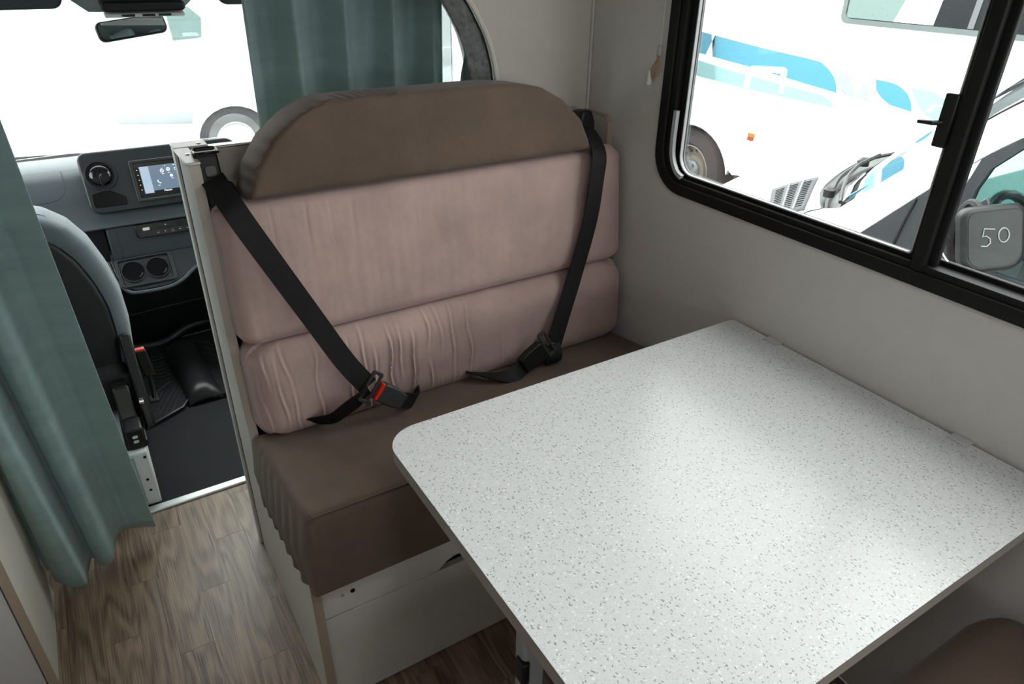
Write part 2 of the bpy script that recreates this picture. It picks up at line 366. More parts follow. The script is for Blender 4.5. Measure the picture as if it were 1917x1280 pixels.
# ---- other walls, ceiling with an unseen roof opening added to brighten the table
g = G().ring([(YR, 0), (YF+.33, 0), (YF+.33, ZC), (YR, ZC)], [(-1.25, .02), (-.55, .02), (-.55, 1.9), (-1.25, 1.9)], -.035, 0, at(FX, (XL, 0, 0)))
struct(g.make('wall_left', m_wall, smooth=False)); struct(box('door_1', XL-.03, XL-.005, -1.25, -.55, .02, 1.9, m_white, bevel=.004))
g = G().ring([(XL, 0), (XR, 0), (XR, ZC), (XL, ZC)], [(-.25, 1.15), (.65, 1.15), (.65, 1.65), (-.25, 1.65)], -.035, 0, at(FY, (0, YR, 0)))
struct(g.make('wall_rear', m_wall, smooth=False))
g = G().ring([(XL, YR), (XR, YR), (XR, YF+.02), (XL, YF+.02)], [(.15, -.25), (.55, -.25), (.55, .15), (.15, .15)], 0, .035, at(FZ, (0, 0, ZC)))
struct(g.make('ceiling', m_ceil, smooth=False))
# ---- front partition: wall piece right of the arch into the cab
arch = [(.938, 0), (.938, 1.19), (.930, 1.236), (.915, 1.285), (.895, 1.325), (.872, 1.362), (.83, 1.415), (.78, 1.455), (.72, 1.48), (-.2, 1.48), (-.2, ZC), (XR, ZC), (XR, 0)]
g = G().prism(arch, 0, .018, at(FY, (0, YF, 0)))
wf = struct(g.make('wall_front', m_wallfront, smooth=False))
ap = smooth_path([(x, YF+.006, z) for x, z in arch[1:10]], 6)
G().tube(ap, .0075, 8).make('arch_trim', mat('cream_trim', (.78, .76, .68), .3), wf)
g = G(); ribbon([p+V3(-.009, .006, 0) for p in ap], V3(0, 1, 0), .006, .002, g); g.make('arch_gasket', m_black, wf)
# ---- corner bead between the walls
cb = struct(G().tube([(XR-.004, YF-.004, 1.10), (XR-.004, YF-.004, ZC)], .004, 8).make('trim_1', m_wall))
# ---- threshold
th = struct(box('trim_2', -.40, .30, 1.888, 1.916, -.002, .008, m_alu, bevel=.003)); 

# ---- window_1 in the right wall
win = bpy.data.objects.new('window_1', None); COL.objects.link(win); win.location = (XR, .5, .965); ORG['window_1'] = Vector(win.location); win['kind'] = 'structure'
FW = at(FX, (XR, 0, 0))
RO, RI = .085, .05
def rr(y0, y1, z0, z1, r, n=8): return rrect(y0, y1, z0, z1, r, n)
g = G().ring(rr(-0.850, 1.290, .965, 1.70, .095), rr(-0.812, 1.262, .992, 1.665, .075), -.009, 0, FW); g.make('outer_frame', m_frame, win, bevel=.004, seg=3)
g = G().ring(rr(-0.818, 1.266, .988, 1.67, .075), rr(-0.795, 1.243, 1.004, 1.645, .06), -.002, .052, FW); g.make('frame_channel', m_frame, win, bevel=.002)
g = G().ring(rr(.575, 1.250, .998, 1.655, (.058, .012, .012, .058)), rr(.622, 1.222, 1.0125, 1.635, (.045, .006, .006, .045)), .012, .026, FW); g.make('sliding_sash', m_frame, win, bevel=.003)
g = G().ring(rr(-0.800, .632, .998, 1.655, (.012, .058, .058, .012)), rr(-0.772, .583, 1.0125, 1.635, (.006, .045, .045, .006)), .030, .042, FW); g.make('fixed_sash', m_frame, win, bevel=.003)
box('mullion', XR-.004, XR+.012, .588, .612, .99, 1.66, m_frame, win, bevel=.003)
G().prism(rr(.615, 1.228, 1.008, 1.64, .04), .017, .021, FW).make('sliding_pane', m_glass, win)
G().prism(rr(-0.778, .590, 1.008, 1.64, .04), .034, .038, FW).make('fixed_pane', m_glass, win)
G().ring(rr(.6215, 1.2225, 1.012, 1.6355, (.045, .006, .006, .045)), rr(.624, 1.220, 1.0145, 1.633, (.044, .006, .006, .044)), .010, .018, FW).make('seal', mat('pale_seal', (.45, .46, .46), .5), win)
for z in (.9985, 1.003): box('track_rib', XR-.001, XR+.010, -.75, 1.19, z, z+.0012, m_frame, win, bevel=0)
# grey corner runner in the lower front corner
cr = smooth_path([(XR-.001, 1.238, 1.155), (XR-.001, 1.238, 1.08), (XR-.001, 1.232, 1.045), (XR-.001, 1.215, 1.018), (XR-.001, 1.195, 1.008)], 6)
g = G(); ribbon(cr, V3(0, 1, .001), .010, .010, g); 
mesh('corner_runner', g.v, g.f, mat('grey_runner', (.42, .45, .45), .4), win)
# latch on the mullion
g = G().box(XR-.012, XR-.002, .612, .634, 1.205, 1.29); g.make('latch', m_black, win, bevel=.003)
g = G().tube([(XR-.012, .626, 1.244), (XR-.026, .634, 1.244), (XR-.03, .656, 1.243)], [.004, .004, .003], 8); g.make('latch_lever', m_black, win)

# ---- rear window pane
G().prism([(-.25, 1.15), (.65, 1.15), (.65, 1.65), (-.25, 1.65)], -.02, -.016, at(FY, (0, YR, 0))).make('window_2', m_glass).__setitem__('kind', 'structure')

# ================================================================== TABLE
t = thing('dinette_table', 'white speckled laminate table with rounded corners against the wall under the window', 'table', (.78, .6, 0))
tz = .73
top = rrect(.335, 1.216, .253, .967, (.012, .062, .062, .012), 10)
G().prism(top, tz-.0012, tz, FZ).make('laminate_top', m_table, t, bevel=.0006)
G().prism(rrect(.336, 1.215, .254, .966, (.012, .061, .061, .012), 10), tz-.029, tz-.0013, FZ).make('edge_band', mat('taupe_edge_band', (.33, .30, .265), .45), t, bevel=.0015)
G().prism(rrect(.3352, 1.2158, .2532, .9668, (.012, .062, .062, .012), 10), tz-.0026, tz-.0013, FZ).make('dark_reveal', m_black, t)
G().prism(rrect(.361, .399, .532, .560, .008), .02, tz-.029, FZ).make('leg', mat('grey_table_leg', (.30, .31, .32), .4), t)
G().prism(rrect(.36, .40, .50, .59, .004), tz-.045, tz-.029, FZ).make('leg_bracket', m_alumat, t)
G().prism(rrect(.356, .37, .527, .55, .005), .555, .60, FZ).make('leg_catch', m_black, t, bevel=.003)
box('foot', .34, .42, .50, .59, 0, .02, m_black, t, bevel=.006)
for y in (.845, .428): 
    g = G().box(1.199, XR-.0005, y-.018, y+.018, tz+.0003, tz+.0035); g.make('wall_clip', mat('pale_clip', (.55, .55, .55), .5), t, bevel=.0015)
box('wall_rail', XR-.022, XR-.0005, .28, .94, tz-.055, tz-.030, m_alumat, t)

# ================================================================== BENCH (forward)
b = thing('dinette_bench', 'cream boxed dinette bench with tall side panel and brown edge bands, beside the cab', 'bench', (.7, 1.3, 0))
FRY = 1.022
side = [(1.63, 0), (1.63, 1.112), (1.455, 1.112), (1.449, 1.105), (1.436, .66), (1.424, .55)]+[(1.40, .475), (1.37, .448), (1.33, .440), (1.2, .427), (FRY-.004, .388), (FRY-.004, 0)]
G().prism(side, 0, .0175, at(FX, (.178, 0, 0))).make('side_panel', mat('cab_lit_laminate', (.62, .61, .57), .5), b, smooth=False, bevel=.0008)  # lighter than the other boards, imitating cab light on its outer face
# edge bands of the side panel
def band(pts, name, m, x0=.1774, x1=.1963, th=.004):
    g = G(); P = [V3((x0+x1)/2, y, z) for y, z in pts]; ribbon(P, V3(1, 0, 0), x1-x0, th, g); return g.make(name, m, b)
band([(1.455, 1.113), (1.4485, 1.105), (1.4355, .66), (1.4235, .55), (1.3995, .4755), (1.3695, .4485), (1.33, .4405), (1.2, .4275), (FRY-.004, .3885)], 'edge_band', mat('light_edge_band', (.40, .355, .30), .45))
band([(FRY-.005, .388), (FRY-.005, .25), (FRY-.005, .001)], 'edge_band', m_edge)
# aluminium profile and caps on the rear edge and the top
box('rear_profile', .1715, .198, 1.600, 1.633, .002, 1.112, m_alumat, b, bevel=.003)
box('dark_seam', .1772, .179, 1.594, 1.600, .002, 1.10, m_black, b, bevel=0)  # thin black strip for the dark seam along the rear profile
box('back_board', .196, 1.205, 1.585, 1.603, 0, 1.108, m_panel, b)
box('top_profile', .236, .96, 1.583, 1.607, 1.108, 1.114, m_alu, b, bevel=.002)
g = G().box(.1700, .238, 1.580, 1.634, 1.1125, 1.119).box(.1700, .199, 1.452, 1.59, 1.1125, 1.118); g.make('corner_cap', m_alumat, b, bevel=.0025)
G().lathe([(.004, 0), (.004, .002), (.001, .0025)], at(FZ, (.187, 1.52, 1.118)), 12).make('screw', m_chrome, b)
G().lathe([(.004, 0), (.004, .002), (.001, .0025)], at(FZ, (.222, 1.60, 1.119)), 12).make('screw', m_chrome, b)
# wall side cheek with rounded corner
ch = [(1.578, .6), (1.578, 1.100), (1.50, 1.097)]+[(1.472+.028*math.cos(a)*1, 1.069+.028*math.sin(a)) for a in (R(90), R(120), R(150), R(180))]+[(1.462+.01, .6)]
ch = [(1.578, .6), (1.578, 1.100), (1.497, 1.098), (1.483, 1.094), (1.474, 1.085), (1.470, 1.070), (1.470, .6)]
G().prism(ch, -.016, -.001, at(FX, (XR, 0, 0))).make('cheek_panel', m_panel, b, smooth=False)
g = G(); ribbon(smooth_path([V3(XR-.008, y-.0005, z) for y, z in ((1.578, 1.1015), (1.497, 1.0995), (1.482, 1.0955), (1.4725, 1.086), (1.4685, 1.07), (1.4685, .9), (1.4685, .6))], 5), V3(1, 0, 0), .017, .0015, g); g.make('edge_band', m_edge, b)
# front rail with finger cut-out, drawer front
rail = [(.1975, .276), (.43, .272), (.455, .274), (.475, .291), (.495, .299), (.80, .299), (.825, .291), (.845, .274), (1.2, .272), (1.2, .362), (.1975, .362)]
G().prism(rail, 0, .015, at(FY, (0, FRY, 0))).make('front_rail', m_white, b, smooth=False, bevel=.0006)
box('drawer_front', .1975, 1.2, FRY+.001, FRY+.016, .004, .2705, m_white, b, bevel=.0008)
box('inner_box', .20, 1.2, FRY+.03, 1.57, .004, .355, m_seatback, b, bevel=0)
g = G().lathe([(.0035, -.0012), (.0035, .001)], (V3(.239, FRY, .324), V3(1, 0, 0), V3(0, 0, 1), V3(0, -1, 0)), 12); g.make('screw_hole', m_edge, b)
g = G().lathe([(.0055, -.001), (.0055, .0012), (.003, .0012)], (V3(.261, FRY, .326), V3(1, 0, 0), V3(0, 0, 1), V3(0, -1, 0)), 8); g.make('screw_hole', m_black, b)

# ================================================================== CUSHIONS
def cornered(u0, sgn, v0, v1, rc):
    def f(v):
        d = min(v-v0, v1-v)
        return u0+(sgn*(rc-math.sqrt(max(0, rc*rc-(rc-d)**2))) if d < rc else 0)
    return f
def backframe(x, y0, z0, y1, z1, t):
    V = V3(0, y1-y0, z1-z0).normalized(); U = V3(1, 0, 0); N = U.cross(V)   # N points towards -y
    return (V3(x, y0, z0)-N*t, U, V, N), math.hypot(y1-y0, z1-z0)
def wr_back(u, v, p, e, a, b):
    d = .0022*nz(u*9, v*9, 3)+.0008*nz(u*60, v*8, 5)
    for q in (.30, .37, .42, .47, .55, .61):
        d -= .0016*math.exp(-((u-q-.004*nz(v*20, q*50))/.0018)**2)*max(0, min(1, (v-.16)*8))
    return V3(0, -1, 0)*d*(1-e)
fr, hh = backframe(0, 1.364, .742, 1.402, 1.045, .115)
bc = pillow('backrest_cushion', cornered(.197, 1, 0, hh, .03), cornered(1.210, -1, 0, hh, .035), 0, hh, fr, .115, .030, m_pink, disp=wr_back, bulge=.008, nu=320, nv=40)
tag(bc, 'wide dusty pink suede backrest cushion, middle one of the bench back', 'cushion', 'bench cushions')
wl = [(.14+.0, .0), ] 
random.seed(3)
WR = [(.40, .9), (.44, 1.), (.465, .8), (.50, 1.), (.53, .7), (.555, 1.), (.60, .8), (.63, .9), (.665, .7), (.71, .5), (.23, .7), (.25, .6), (.275, .6), (.21, .8), (.33, .4), (.80, .3)]
def wr_lum(u, v, p, e, a, b):
    d = .003*nz(u*10, v*14, 8)
    for q, s in WR:
        uu = u-q-.010*nz(v*14, q*31, 1)+.07*(v-.1)*(1 if q < .3 else -.12)
        w = .0028
        m_ = max(0, min(1, .55+1.3*nz(q*77, v*11, 4)))
        d += 1.9*s*m_*(.0038*math.exp(-(uu/w)**2)-.0020*math.exp(-((uu-.006)/(w*1.3))**2))
    return V3(0, -1, .1)*d*(1-e*.6)
fr, hh = backframe(0, 1.338, .505, 1.352, .742, .10)
lc = pillow('lumbar_cushion', cornered(.197, 1, 0, hh, .045), cornered(1.213, -1, 0, hh, .045), 0, hh, fr, .10, .045, m_pink, disp=wr_lum, bulge=.014, nu=480, nv=44, rv=.06)
tag(lc, 'low dusty pink suede cushion creased with vertical wrinkles, lowest of the bench back', 'cushion', 'bench cushions')
# headrest cushion
LT = [(0, .262), (.055, .283), (.106, .322), (.145, .374), (.168, .430), (.172, .46)]
RT_ = [(0, 1.087), (.022, 1.084), (.075, 1.058), (.124, 1.005), (.156, .945), (.168, .88), (.172, .83)]
def interp(T):
    def f(v):
        v = max(T[0][0], min(T[-1][0], v))
        for (a, x), (c, y) in zip(T, T[1:]):
            if v <= c: return x+(y-x)*((v-a)/(c-a))
        return T[-1][1]
    return f
def wr_head(u, v, p, e, a, b): return V3(0, -1, 0)*(.003*nz(u*8, v*9, 2))*(1-e)
fr, hh = backframe(0, 1.380, 1.050, 1.392, 1.222, .125)
hc = pillow('headrest_cushion', interp(LT), interp(RT_), 0, .172, fr, .125, .012, m_brown, disp=wr_head, bulge=.008, nv=44)
tag(hc, 'brown suede headrest cushion with sloped rounded shoulders, topmost of the bench', 'cushion', 'bench cushions')
O, U, V, N = fr
sm = smooth_path([O+U*(x+.006)+V*max(0, v-.005)+N*.1215 for v, x in LT[:-1]]+[O+U*x+V*.168+N*.1215 for x in (.47, .6, .72)]+[O+U*(x-.006)+V*max(0, v-.005)+N*.1215 for v, x in RT_[:-1][::-1]], 6)
G().tube(sm, .0011, 6).make('seam', m_brown, hc)
# puckered gusset over the sloping shoulders
ho = ORG[hc.name]
for vv in hc.data.vertices:
    w = vv.co+ho
    if 1.392 < w.y < 1.49 and w.x < .6:
        a_ = math.atan2(w.z-1.0, w.x-.675); k_ = (.0022*math.sin(a_*95+3*nz(w.x*14, w.z*14))+.003*nz(w.x*22, w.z*22, w.y*30))
        vv.co += V3(math.cos(a_), 0, math.sin(a_))*k_

# seat cushion: u = x, v = y, up = height
def wr_seat(u, v, p, e, a, b):
    d = .005*nz(u*5, v*5, 1)+.0025*nz(u*16, v*12, 6)
    d -= .009*math.exp(-((u-.475-.02*math.sin(v*60))/.008)**2-((v-.24)/.022)**2)
    d += .006*math.exp(-((u-.50-.3*(v-.25))/.012)**2-((v-.25)/.05)**2)
    for q in (.56, .61, .66, .72, .8): d += .0022*math.exp(-((u-q-.25*(v-.3))/.009)**2)*max(0, min(1, (v-.2)*9))
    return V3(0, 0, 1)*d*(1-e)
Vd = V3(0, .375, -.055).normalized(); Nd = V3(1, 0, 0).cross(Vd)
fr = (V3(0, 1.010, .562)-Nd*.175, V3(1, 0, 0), Vd, Nd)
def sL(v): return .186+ (.012 if v < .0 else 0)
scu = pillow('seat_cushion', lambda v: .184+.012*math.exp(-v*30), lambda v: 1.212, 0, .40, fr, .175, .018, m_brown, disp=wr_seat, bulge=.010, nu=110, nv=60)
tag(scu, 'thick brown suede seat cushion on the bench, front overhanging the cream rail', 'cushion', 'bench cushions')
# lower the bottom edge of the front to the rail, push side wrinkles
me = scu.data; so = ORG[scu.name]
for vv in me.vertices:
    w = vv.co+so
    if w.z < .44 and w.y < 1.2: vv.co.z = max(w.z, .363)-so.z
    if w.x < .20 and w.z < .54: 
        vv.co.x += (.0035*math.sin(w.y*120+2*math.sin(w.z*30))-.012)*min(1, max(0, (.54-w.z)*12))
for vv in me.vertices:
    w = vv.co+so
    lim = .364 if w.y < 1.036 and w.x > .199 else .364
    if w.z < .445 and w.x < .199: vv.co.x = min(w.x, w.x)-so.x
O, U, V, N = fr
sp_ = smooth_path([O+U*.199+V*.385+N*.172, O+U*.198+V*.2+N*.172, O+U*.203+V*.03+N*.173, O+U*.209+V*.006+N*.1735, O+U*.23+V*.0035+N*.173, O+U*.6+V*.0035+N*.173, O+U*1.19+V*.0035+N*.173], 6)
G().tube(sp_, .0017, 6).make('seam', m_brown, scu)

# ================================================================== SEAT BELTS
# left belt
lb = thing('seat_belt', 'black seat belt with red release button, crossing the left side of the pink backrest', 'seat belt', (.3, 1.36, .55), 'rear bench seat belts')
lp = smooth_path([(.213, 1.445, 1.085), (.224, 1.375, 1.055), (.240, 1.352, 1.015), (.285, 1.338, .915), (.335, 1.325, .805), (.385, 1.298, .695), (.424, 1.277, .630)], 8)
ribbon(lp, V3(1, -.05, .42), .046, .0025).make('shoulder_webbing', m_belt, lb)
G().prism(rrect(-.022, .022, -.05, .05, .008), 0, .03, (V3(.214, 1.50, 1.082), V3(1, 0, 0), V3(0, .3, 1).normalized(), V3(0, -1, .3).normalized())).make('belt_guide', m_black, lb, bevel=.004)
G().prism(rrect(-.030, .030, -.022, .022, .010), 0, .034, (V3(.226, 1.475, 1.040), V3(1, 0, .3).normalized(), V3(-.3, .3, 1).normalized(), V3(0, -1, .3).normalized())).make('retractor_housing', m_black, lb, bevel=.006)
G().prism(rrect(-.010, .010, -.010, .010, .006), 0, .002, (V3(.216, 1.466, 1.094), V3(1, 0, 0), V3(0, .3, 1).normalized(), V3(0, -1, .3).normalized())).make('bolt_cover', mat('grey_bolt_cover', (.10, .10, .10), .5), lb)
G().box(.192, .238, 1.462, 1.50, 1.128, 1.133).make('guide_cap', m_gloss, lb, bevel=.002)
# tongue (open loop)
def tongue(parent, c, U, V, w=.078, h=.028):
    N = U.cross(V); g = G().ring(rrect(-w/2, w/2, -h/2, h/2, .006), rrect(-w/2+.008, w/2-.008, -h/2+.006, h/2-.006, .003), -.003, .003, (Vector(c), U, V, N))
    g.prism([(-w*.3, h/2-.002), (w*.3, h/2-.002), (w*.25, h/2+.014), (-w*.25, h/2+.014)], -.001, .001, (Vector(c), U, V, N))
    return g.make('tongue', m_buckle, parent, bevel=.0015)
def buckle(parent, c, U, V, red=True, L=.066, w=.046, t=.026):
    """V = pointing from stalk to tongue"""
    N = U.cross(V); F = (Vector(c), U, V, N)
    G().prism([(-w*.40, -L/2), (w*.40, -L/2), (w/2, -L*.1), (w/2, L/2), (-w/2, L/2), (-w/2, -L*.1)], -t/2, t/2, F).make('buckle_body', m_buckle if red else m_black, parent, bevel=.004, seg=3)
    if red: G().prism(rrect(-w*.45, w*.45, L/2-.003, L/2+.006, .003), -t*.42, t*.42, F).make('release_button', m_red, parent, bevel=.002)
Vb = (V3(.440, 1.272, .620)-V3(.500, 1.268, .570)).normalized(); Ub = V3(.50, .10, .75); Ub = (Ub-Vb*Ub.dot(Vb)).normalized()
tongue(lb, (.428, 1.274, .628), Ub, -Vb)
buckle(lb, (.472, 1.270, .592), Ub, Vb)
ribbon(smooth_path([(.492, 1.268, .575), (.515, 1.266, .566), (.535, 1.278, .556), (.558, 1.335, .540)], 6), Ub, .038, .0025).make('buckle_strap', m_belt, lb)
ribbon(smooth_path([(.424, 1.279, .622), (.398, 1.272, .607), (.368, 1.280, .585), (.338, 1.298, .560), (.305, 1.340, .538)], 8), [V3(.3, -.15, .9)*(1-i/32)+V3(-.15, -.45, .55)*(i/32) for i in range(33)], [.045-.006*(i/32) for i in range(33)], .0025).make('lap_webbing', m_belt, lb)
# right belt
rb = thing('seat_belt', 'black seat belt beside the window wall, buckled loosely with no red button showing', 'seat belt', (.95, 1.36, .55), 'rear bench seat belts')
rp = smooth_path([(1.140, 1.47, 1.08), (1.118, 1.405, 1.062), (1.103, 1.366, 1.035), (1.094, 1.358, .985), (1.075, 1.349, .88), (1.03, 1.335, .755), (.972, 1.305, .655), (.932, 1.282, .592)], 8)
ribbon(rp, V3(1, 0, -.25), .046, .0025).make('shoulder_webbing', m_belt, rb)
G().prism([(-.024, -.05), (.024, -.05), (.026, .02), (.016, .05), (-.016, .05), (-.026, .02)], 0, .05, (V3(1.150, 1.53, 1.065), V3(1, 0, 0), V3(0, .1, 1).normalized(), V3(0, -1, .1).normalized())).make('retractor_housing', m_black, rb, bevel=.008, seg=3)
Vb = (V3(.890, 1.275, .593)-V3(.808, 1.268, .556)).normalized(); Ub = V3(.6, -.2, -.7); Ub = (Ub-Vb*Ub.dot(Vb)).normalized()
tongue(rb, (.905, 1.278, .600), Ub, -Vb, w=.072, h=.026)
buckle(rb, (.858, 1.272, .577), Ub, Vb, red=False, L=.072, w=.048)
ribbon(smooth_path([(.828, 1.268, .562), (.805, 1.262, .552), (.780, 1.265, .548), (.745, 1.285, .550), (.705, 1.335, .548)], 8), [Ub*(1-i/32)+V3(0, -.9, .35)*(i/32) for i in range(33)], [.042-.012*(i/32) for i in range(33)], .003).make('buckle_strap', m_belt, rb)
ribbon(smooth_path([(.925, 1.283, .590), (.922, 1.268, .570), (.920, 1.266, .548), (.930, 1.285, .537), (.950, 1.335, .535)], 8), V3(1, -.2, .2), .044, .003).make('lap_webbing', m_belt, rb)

# ================================================================== LEFT CABINET
c = thing('kitchen_cabinet', 'tall grey fronted cabinet with cream side and wood edge, at the left by the curtain', 'cabinet', (-.55, 1.55, 0))
box('end_panel', -.353, -.335, 1.402, 1.70, 0, .98, m_panel, c, bevel=.0008)
box('edge_band', -.3535, -.3346, 1.4005, 1.402, 0, .98, m_edge, c, bevel=0)
box('drawer_front', XL+.01, -.3565, 1.402, 1.420, .012, .98, m_grey, c, bevel=.001)
box('carcass', XL+.01, -.3545, 1.421, 1.70, .0, .975, m_panel, c, bevel=0)
box('worktop', XL+.005, -.33, 1.40, 1.71, .98, 1.01, m_white, c)

# ================================================================== CURTAINS
def curtain(name, bottom, top, zb, zt, folds, amp_b, amp_t, nu=160, nzv=50, phase=0, hem=None, sway=0, seed=0):
    """bottom/top plan polylines; folds along arclength; zb may be a function of a"""
    Bp = smooth_path(bottom, 12); Tp = smooth_path(top, 12)
    def samp(P, a):
        k = a*(len(P)-1); i = min(int(k), len(P)-2); return P[i].lerp(P[i+1], k-i)
    v = []
    for j in range(nzv+1):
        s = j/nzv
        for i in range(nu+1):
            a = i/nu; q = samp(Bp, a).lerp(samp(Tp, a), s); q2 = samp(Bp, min(1, a+.01)).lerp(samp(Tp, min(1, a+.01)), s); q1 = samp(Bp, max(0, a-.01)).lerp(samp(Tp, max(0, a-.01)), s)
            t_ = (q2-q1); t_.z = 0; t_.normalize(); nrm = V3(t_.y, -t_.x, 0)
            w = folds*a*2*math.pi+phase+.8*nz(a*4+seed, s*1.3)
            am = (amp_b*(1-s)+amp_t*s)*(.75+.5*nz(a*5+9+seed, s*.8))*min(1, a*9+.15, (1-a)*9+.15)
            d = am*(math.sin(w)+.25*math.sin(2*w+.7))
            z0 = zb(a) if callable(zb) else zb
            p = V3(q.x, q.y, z0+(zt-z0)*s)+nrm*d+t_*am*.35*math.cos(w)
            if sway: p.x += sway(s) if callable(sway) else 0
            v.append(p)
    w_ = nu+1
    f = [(j*w_+i, j*w_+i+1, (j+1)*w_+i+1, (j+1)*w_+i) for j in range(nzv) for i in range(nu)]
    return mesh(name, v, f, m_teal, None, solid=.002, angle=80)
# near left curtain
cb_ = [(-.42, 1.80), (-.36, 1.83), (-.345, 1.79), (-.325, 1.70), (-.30, 1.655), (-.27, 1.64), (-.250, 1.648), (-.246, 1.71), (-.236, 1.745), (-.222, 1.715), (-.203, 1.693), (-.185, 1.70), (-.176, 1.75), (-.158, 1.782), (-.135, 1.79), (-.11, 1.778), (-.07, 1.765)]
nb_ = len(cb_)-1
cl = curtain('curtain', [(x, y, 0) for x, y in cb_], [(-.548+.415*(i/nb_)+(x-(-.42+.35*i/nb_))*.9, 1.765+(y-1.735)*1.25, 0) for i, (x, y) in enumerate(cb_)], lambda a: .045+.012*math.sin(a*9), 1.62, 7, .0035, .0035, nu=220, phase=.5, seed=3)
for vv in cl.data.vertices:       # keeps clear of the cabinet corner
    w = vv.co+ORG[cl.name]
    if w.y < 1.73 and w.z < 1.06 and w.x < -.318: vv.co.x += (-.318-w.x)*min(1, (1.06-w.z)/.04)
tag(cl, 'floor length teal cloth curtain hanging at the left, in front of the passenger seat', 'curtain', 'teal cab curtains')
cr_ = curtain('curtain', [(.385, 1.79, 0), (.5, 1.78, 0), (.65, 1.79, 0), (.78, 1.775, 0), (.862, 1.77, 0)],
              [(.395, 1.77, 0), (.52, 1.765, 0), (.66, 1.77, 0), (.79, 1.76, 0), (.885, 1.755, 0)], .55, 1.62, 4.6, .050, .046, nu=220, phase=1.2, seed=11)
tag(cr_, 'gathered teal cloth curtain hanging behind the headrest in the cab opening', 'curtain', 'teal cab curtains')
# small end of a further curtain tied at the door pillar
g = G(); P0 = [(.885, 1.69, 1.13), (.893, 1.69, 1.20), (.905, 1.69, 1.25), (.916, 1.685, 1.278), (.928, 1.68, 1.255), (.938, 1.675, 1.20), (.945, 1.67, 1.13)]
v = []; f = []
for j in range(2):
    for i, p in enumerate(P0): v.append(V3(p[0], p[1]+.022*j*math.sin(i*1.1)*1-.0, p[2] if j == 0 else 1.12))
f = [(i, i+1, 8+i, 7+i) for i in range(6)]
ct = mesh('curtain_end', v, f, m_teal, None, solid=.003); tag(ct, 'small pointed end of teal cloth tucked beside the arch, right of the gathered curtain', 'curtain')

# ================================================================== CAB
# floor of the cab, side walls, roof, header
cf = struct(box('floor_cab', -.75, 1.25, 1.916, 3.16, -.05, 0.0, m_cabfloor, bevel=0))
door_out = [(1.61, 0), (3.35, 0), (3.35, .74), (2.75, 1.36), (2.6, 1.62), (1.61, 1.62)]
door_in = [(2.02, .72), (2.35, .72), (2.95, .74), (2.62, 1.16), (2.42, 1.40), (2.02, 1.40)]
for nm, x0, x1 in (('wall_cab_left', -.70, -.66), ('wall_cab_right', 1.12, 1.16)):
    g = G().ring(door_out, door_in, x0, x1, FX); struct(g.make(nm, mat('pale_door_trim', (.42, .44, .44), .6), smooth=False))
for nm, x in (('window_3', -.68), ('window_4', 1.14)):
    struct(G().prism(door_in, x-.002, x+.002, FX).make(nm, m_screenglass, smooth=False))
struct(box('ceiling_cab', -.75, 1.25, 1.60, 2.62, 1.62, 1.66, m_headliner, bevel=0))
struct(box('wall_firewall', -.75, 1.25, 3.16, 3.2, -.05, .72, m_seatback, bevel=0))
struct(box('wall_overcab', -.86, 1.222, 1.60, 1.62, 1.66, 2.0, m_headliner, bevel=0))
# windscreen
wsf = [(-.66, 3.18, .74), (-.3, 3.30, .74), (.25, 3.34, .74), (.8, 3.30, .74), (1.14, 3.18, .74), (1.06, 2.62, 1.50), (.8, 2.70, 1.50), (.25, 2.74, 1.50), (-.3, 2.70, 1.50), (-.58, 2.62, 1.50)]
bp_, tp_ = smooth_path(wsf[:5], 6), smooth_path(wsf[5:][::-1], 6); n = len(bp_)
struct(mesh('window_5', bp_+tp_, [(i, i+1, n+i+1, n+i) for i in range(n-1)], m_screenglass, solid=.005))
g = G().tube([(-.68, 3.20, .73), (-.62, 2.62, 1.5)], .035, 10); struct(g.make('trim_3', m_headliner))
g = G().tube([(1.15, 3.20, .73), (1.09, 2.62, 1.5)], .035, 10); struct(g.make('trim_4', m_headliner))
# pillar felt lining right of the curtain, and the pale door pillar behind it
AX = [(1.0, .935), (1.19, .936), (1.236, .928), (1.285, .912), (1.325, .892), (1.362, .868), (1.415, .825), (1.455, .775)]
def ax(z):
    for (a, x), (c, y) in zip(AX, AX[1:]):
        if z <= c: return x+(y-x)*((z-a)/(c-a))
    return AX[-1][1]
pv = []
for j in range(37):
    z = 1.0+.455*j/36; x = ax(z)
    for i in range(11):
        a = i/10; pv.append(V3(x-.036*a+.0022*nz(a*12, z*45), 1.602+.055*a, z))
struct(mesh('trim_5', pv, [(j*11+i, j*11+i+1, (j+1)*11+i+1, (j+1)*11+i) for j in range(36) for i in range(10)], m_felt, solid=.004))
pv = []
for j in range(25):
    z = 1.0+.455*j/24; x = ax(z)
    for i in range(4): pv.append(V3(x+.045-.030*i/3+.012, 1.74+.06*i/3, z))
struct(mesh('trim_6', pv, [(j*4+i, j*4+i+1, (j+1)*4+i+1, (j+1)*4+i) for j in range(24) for i in range(3)], m_whitesteel, solid=.006))

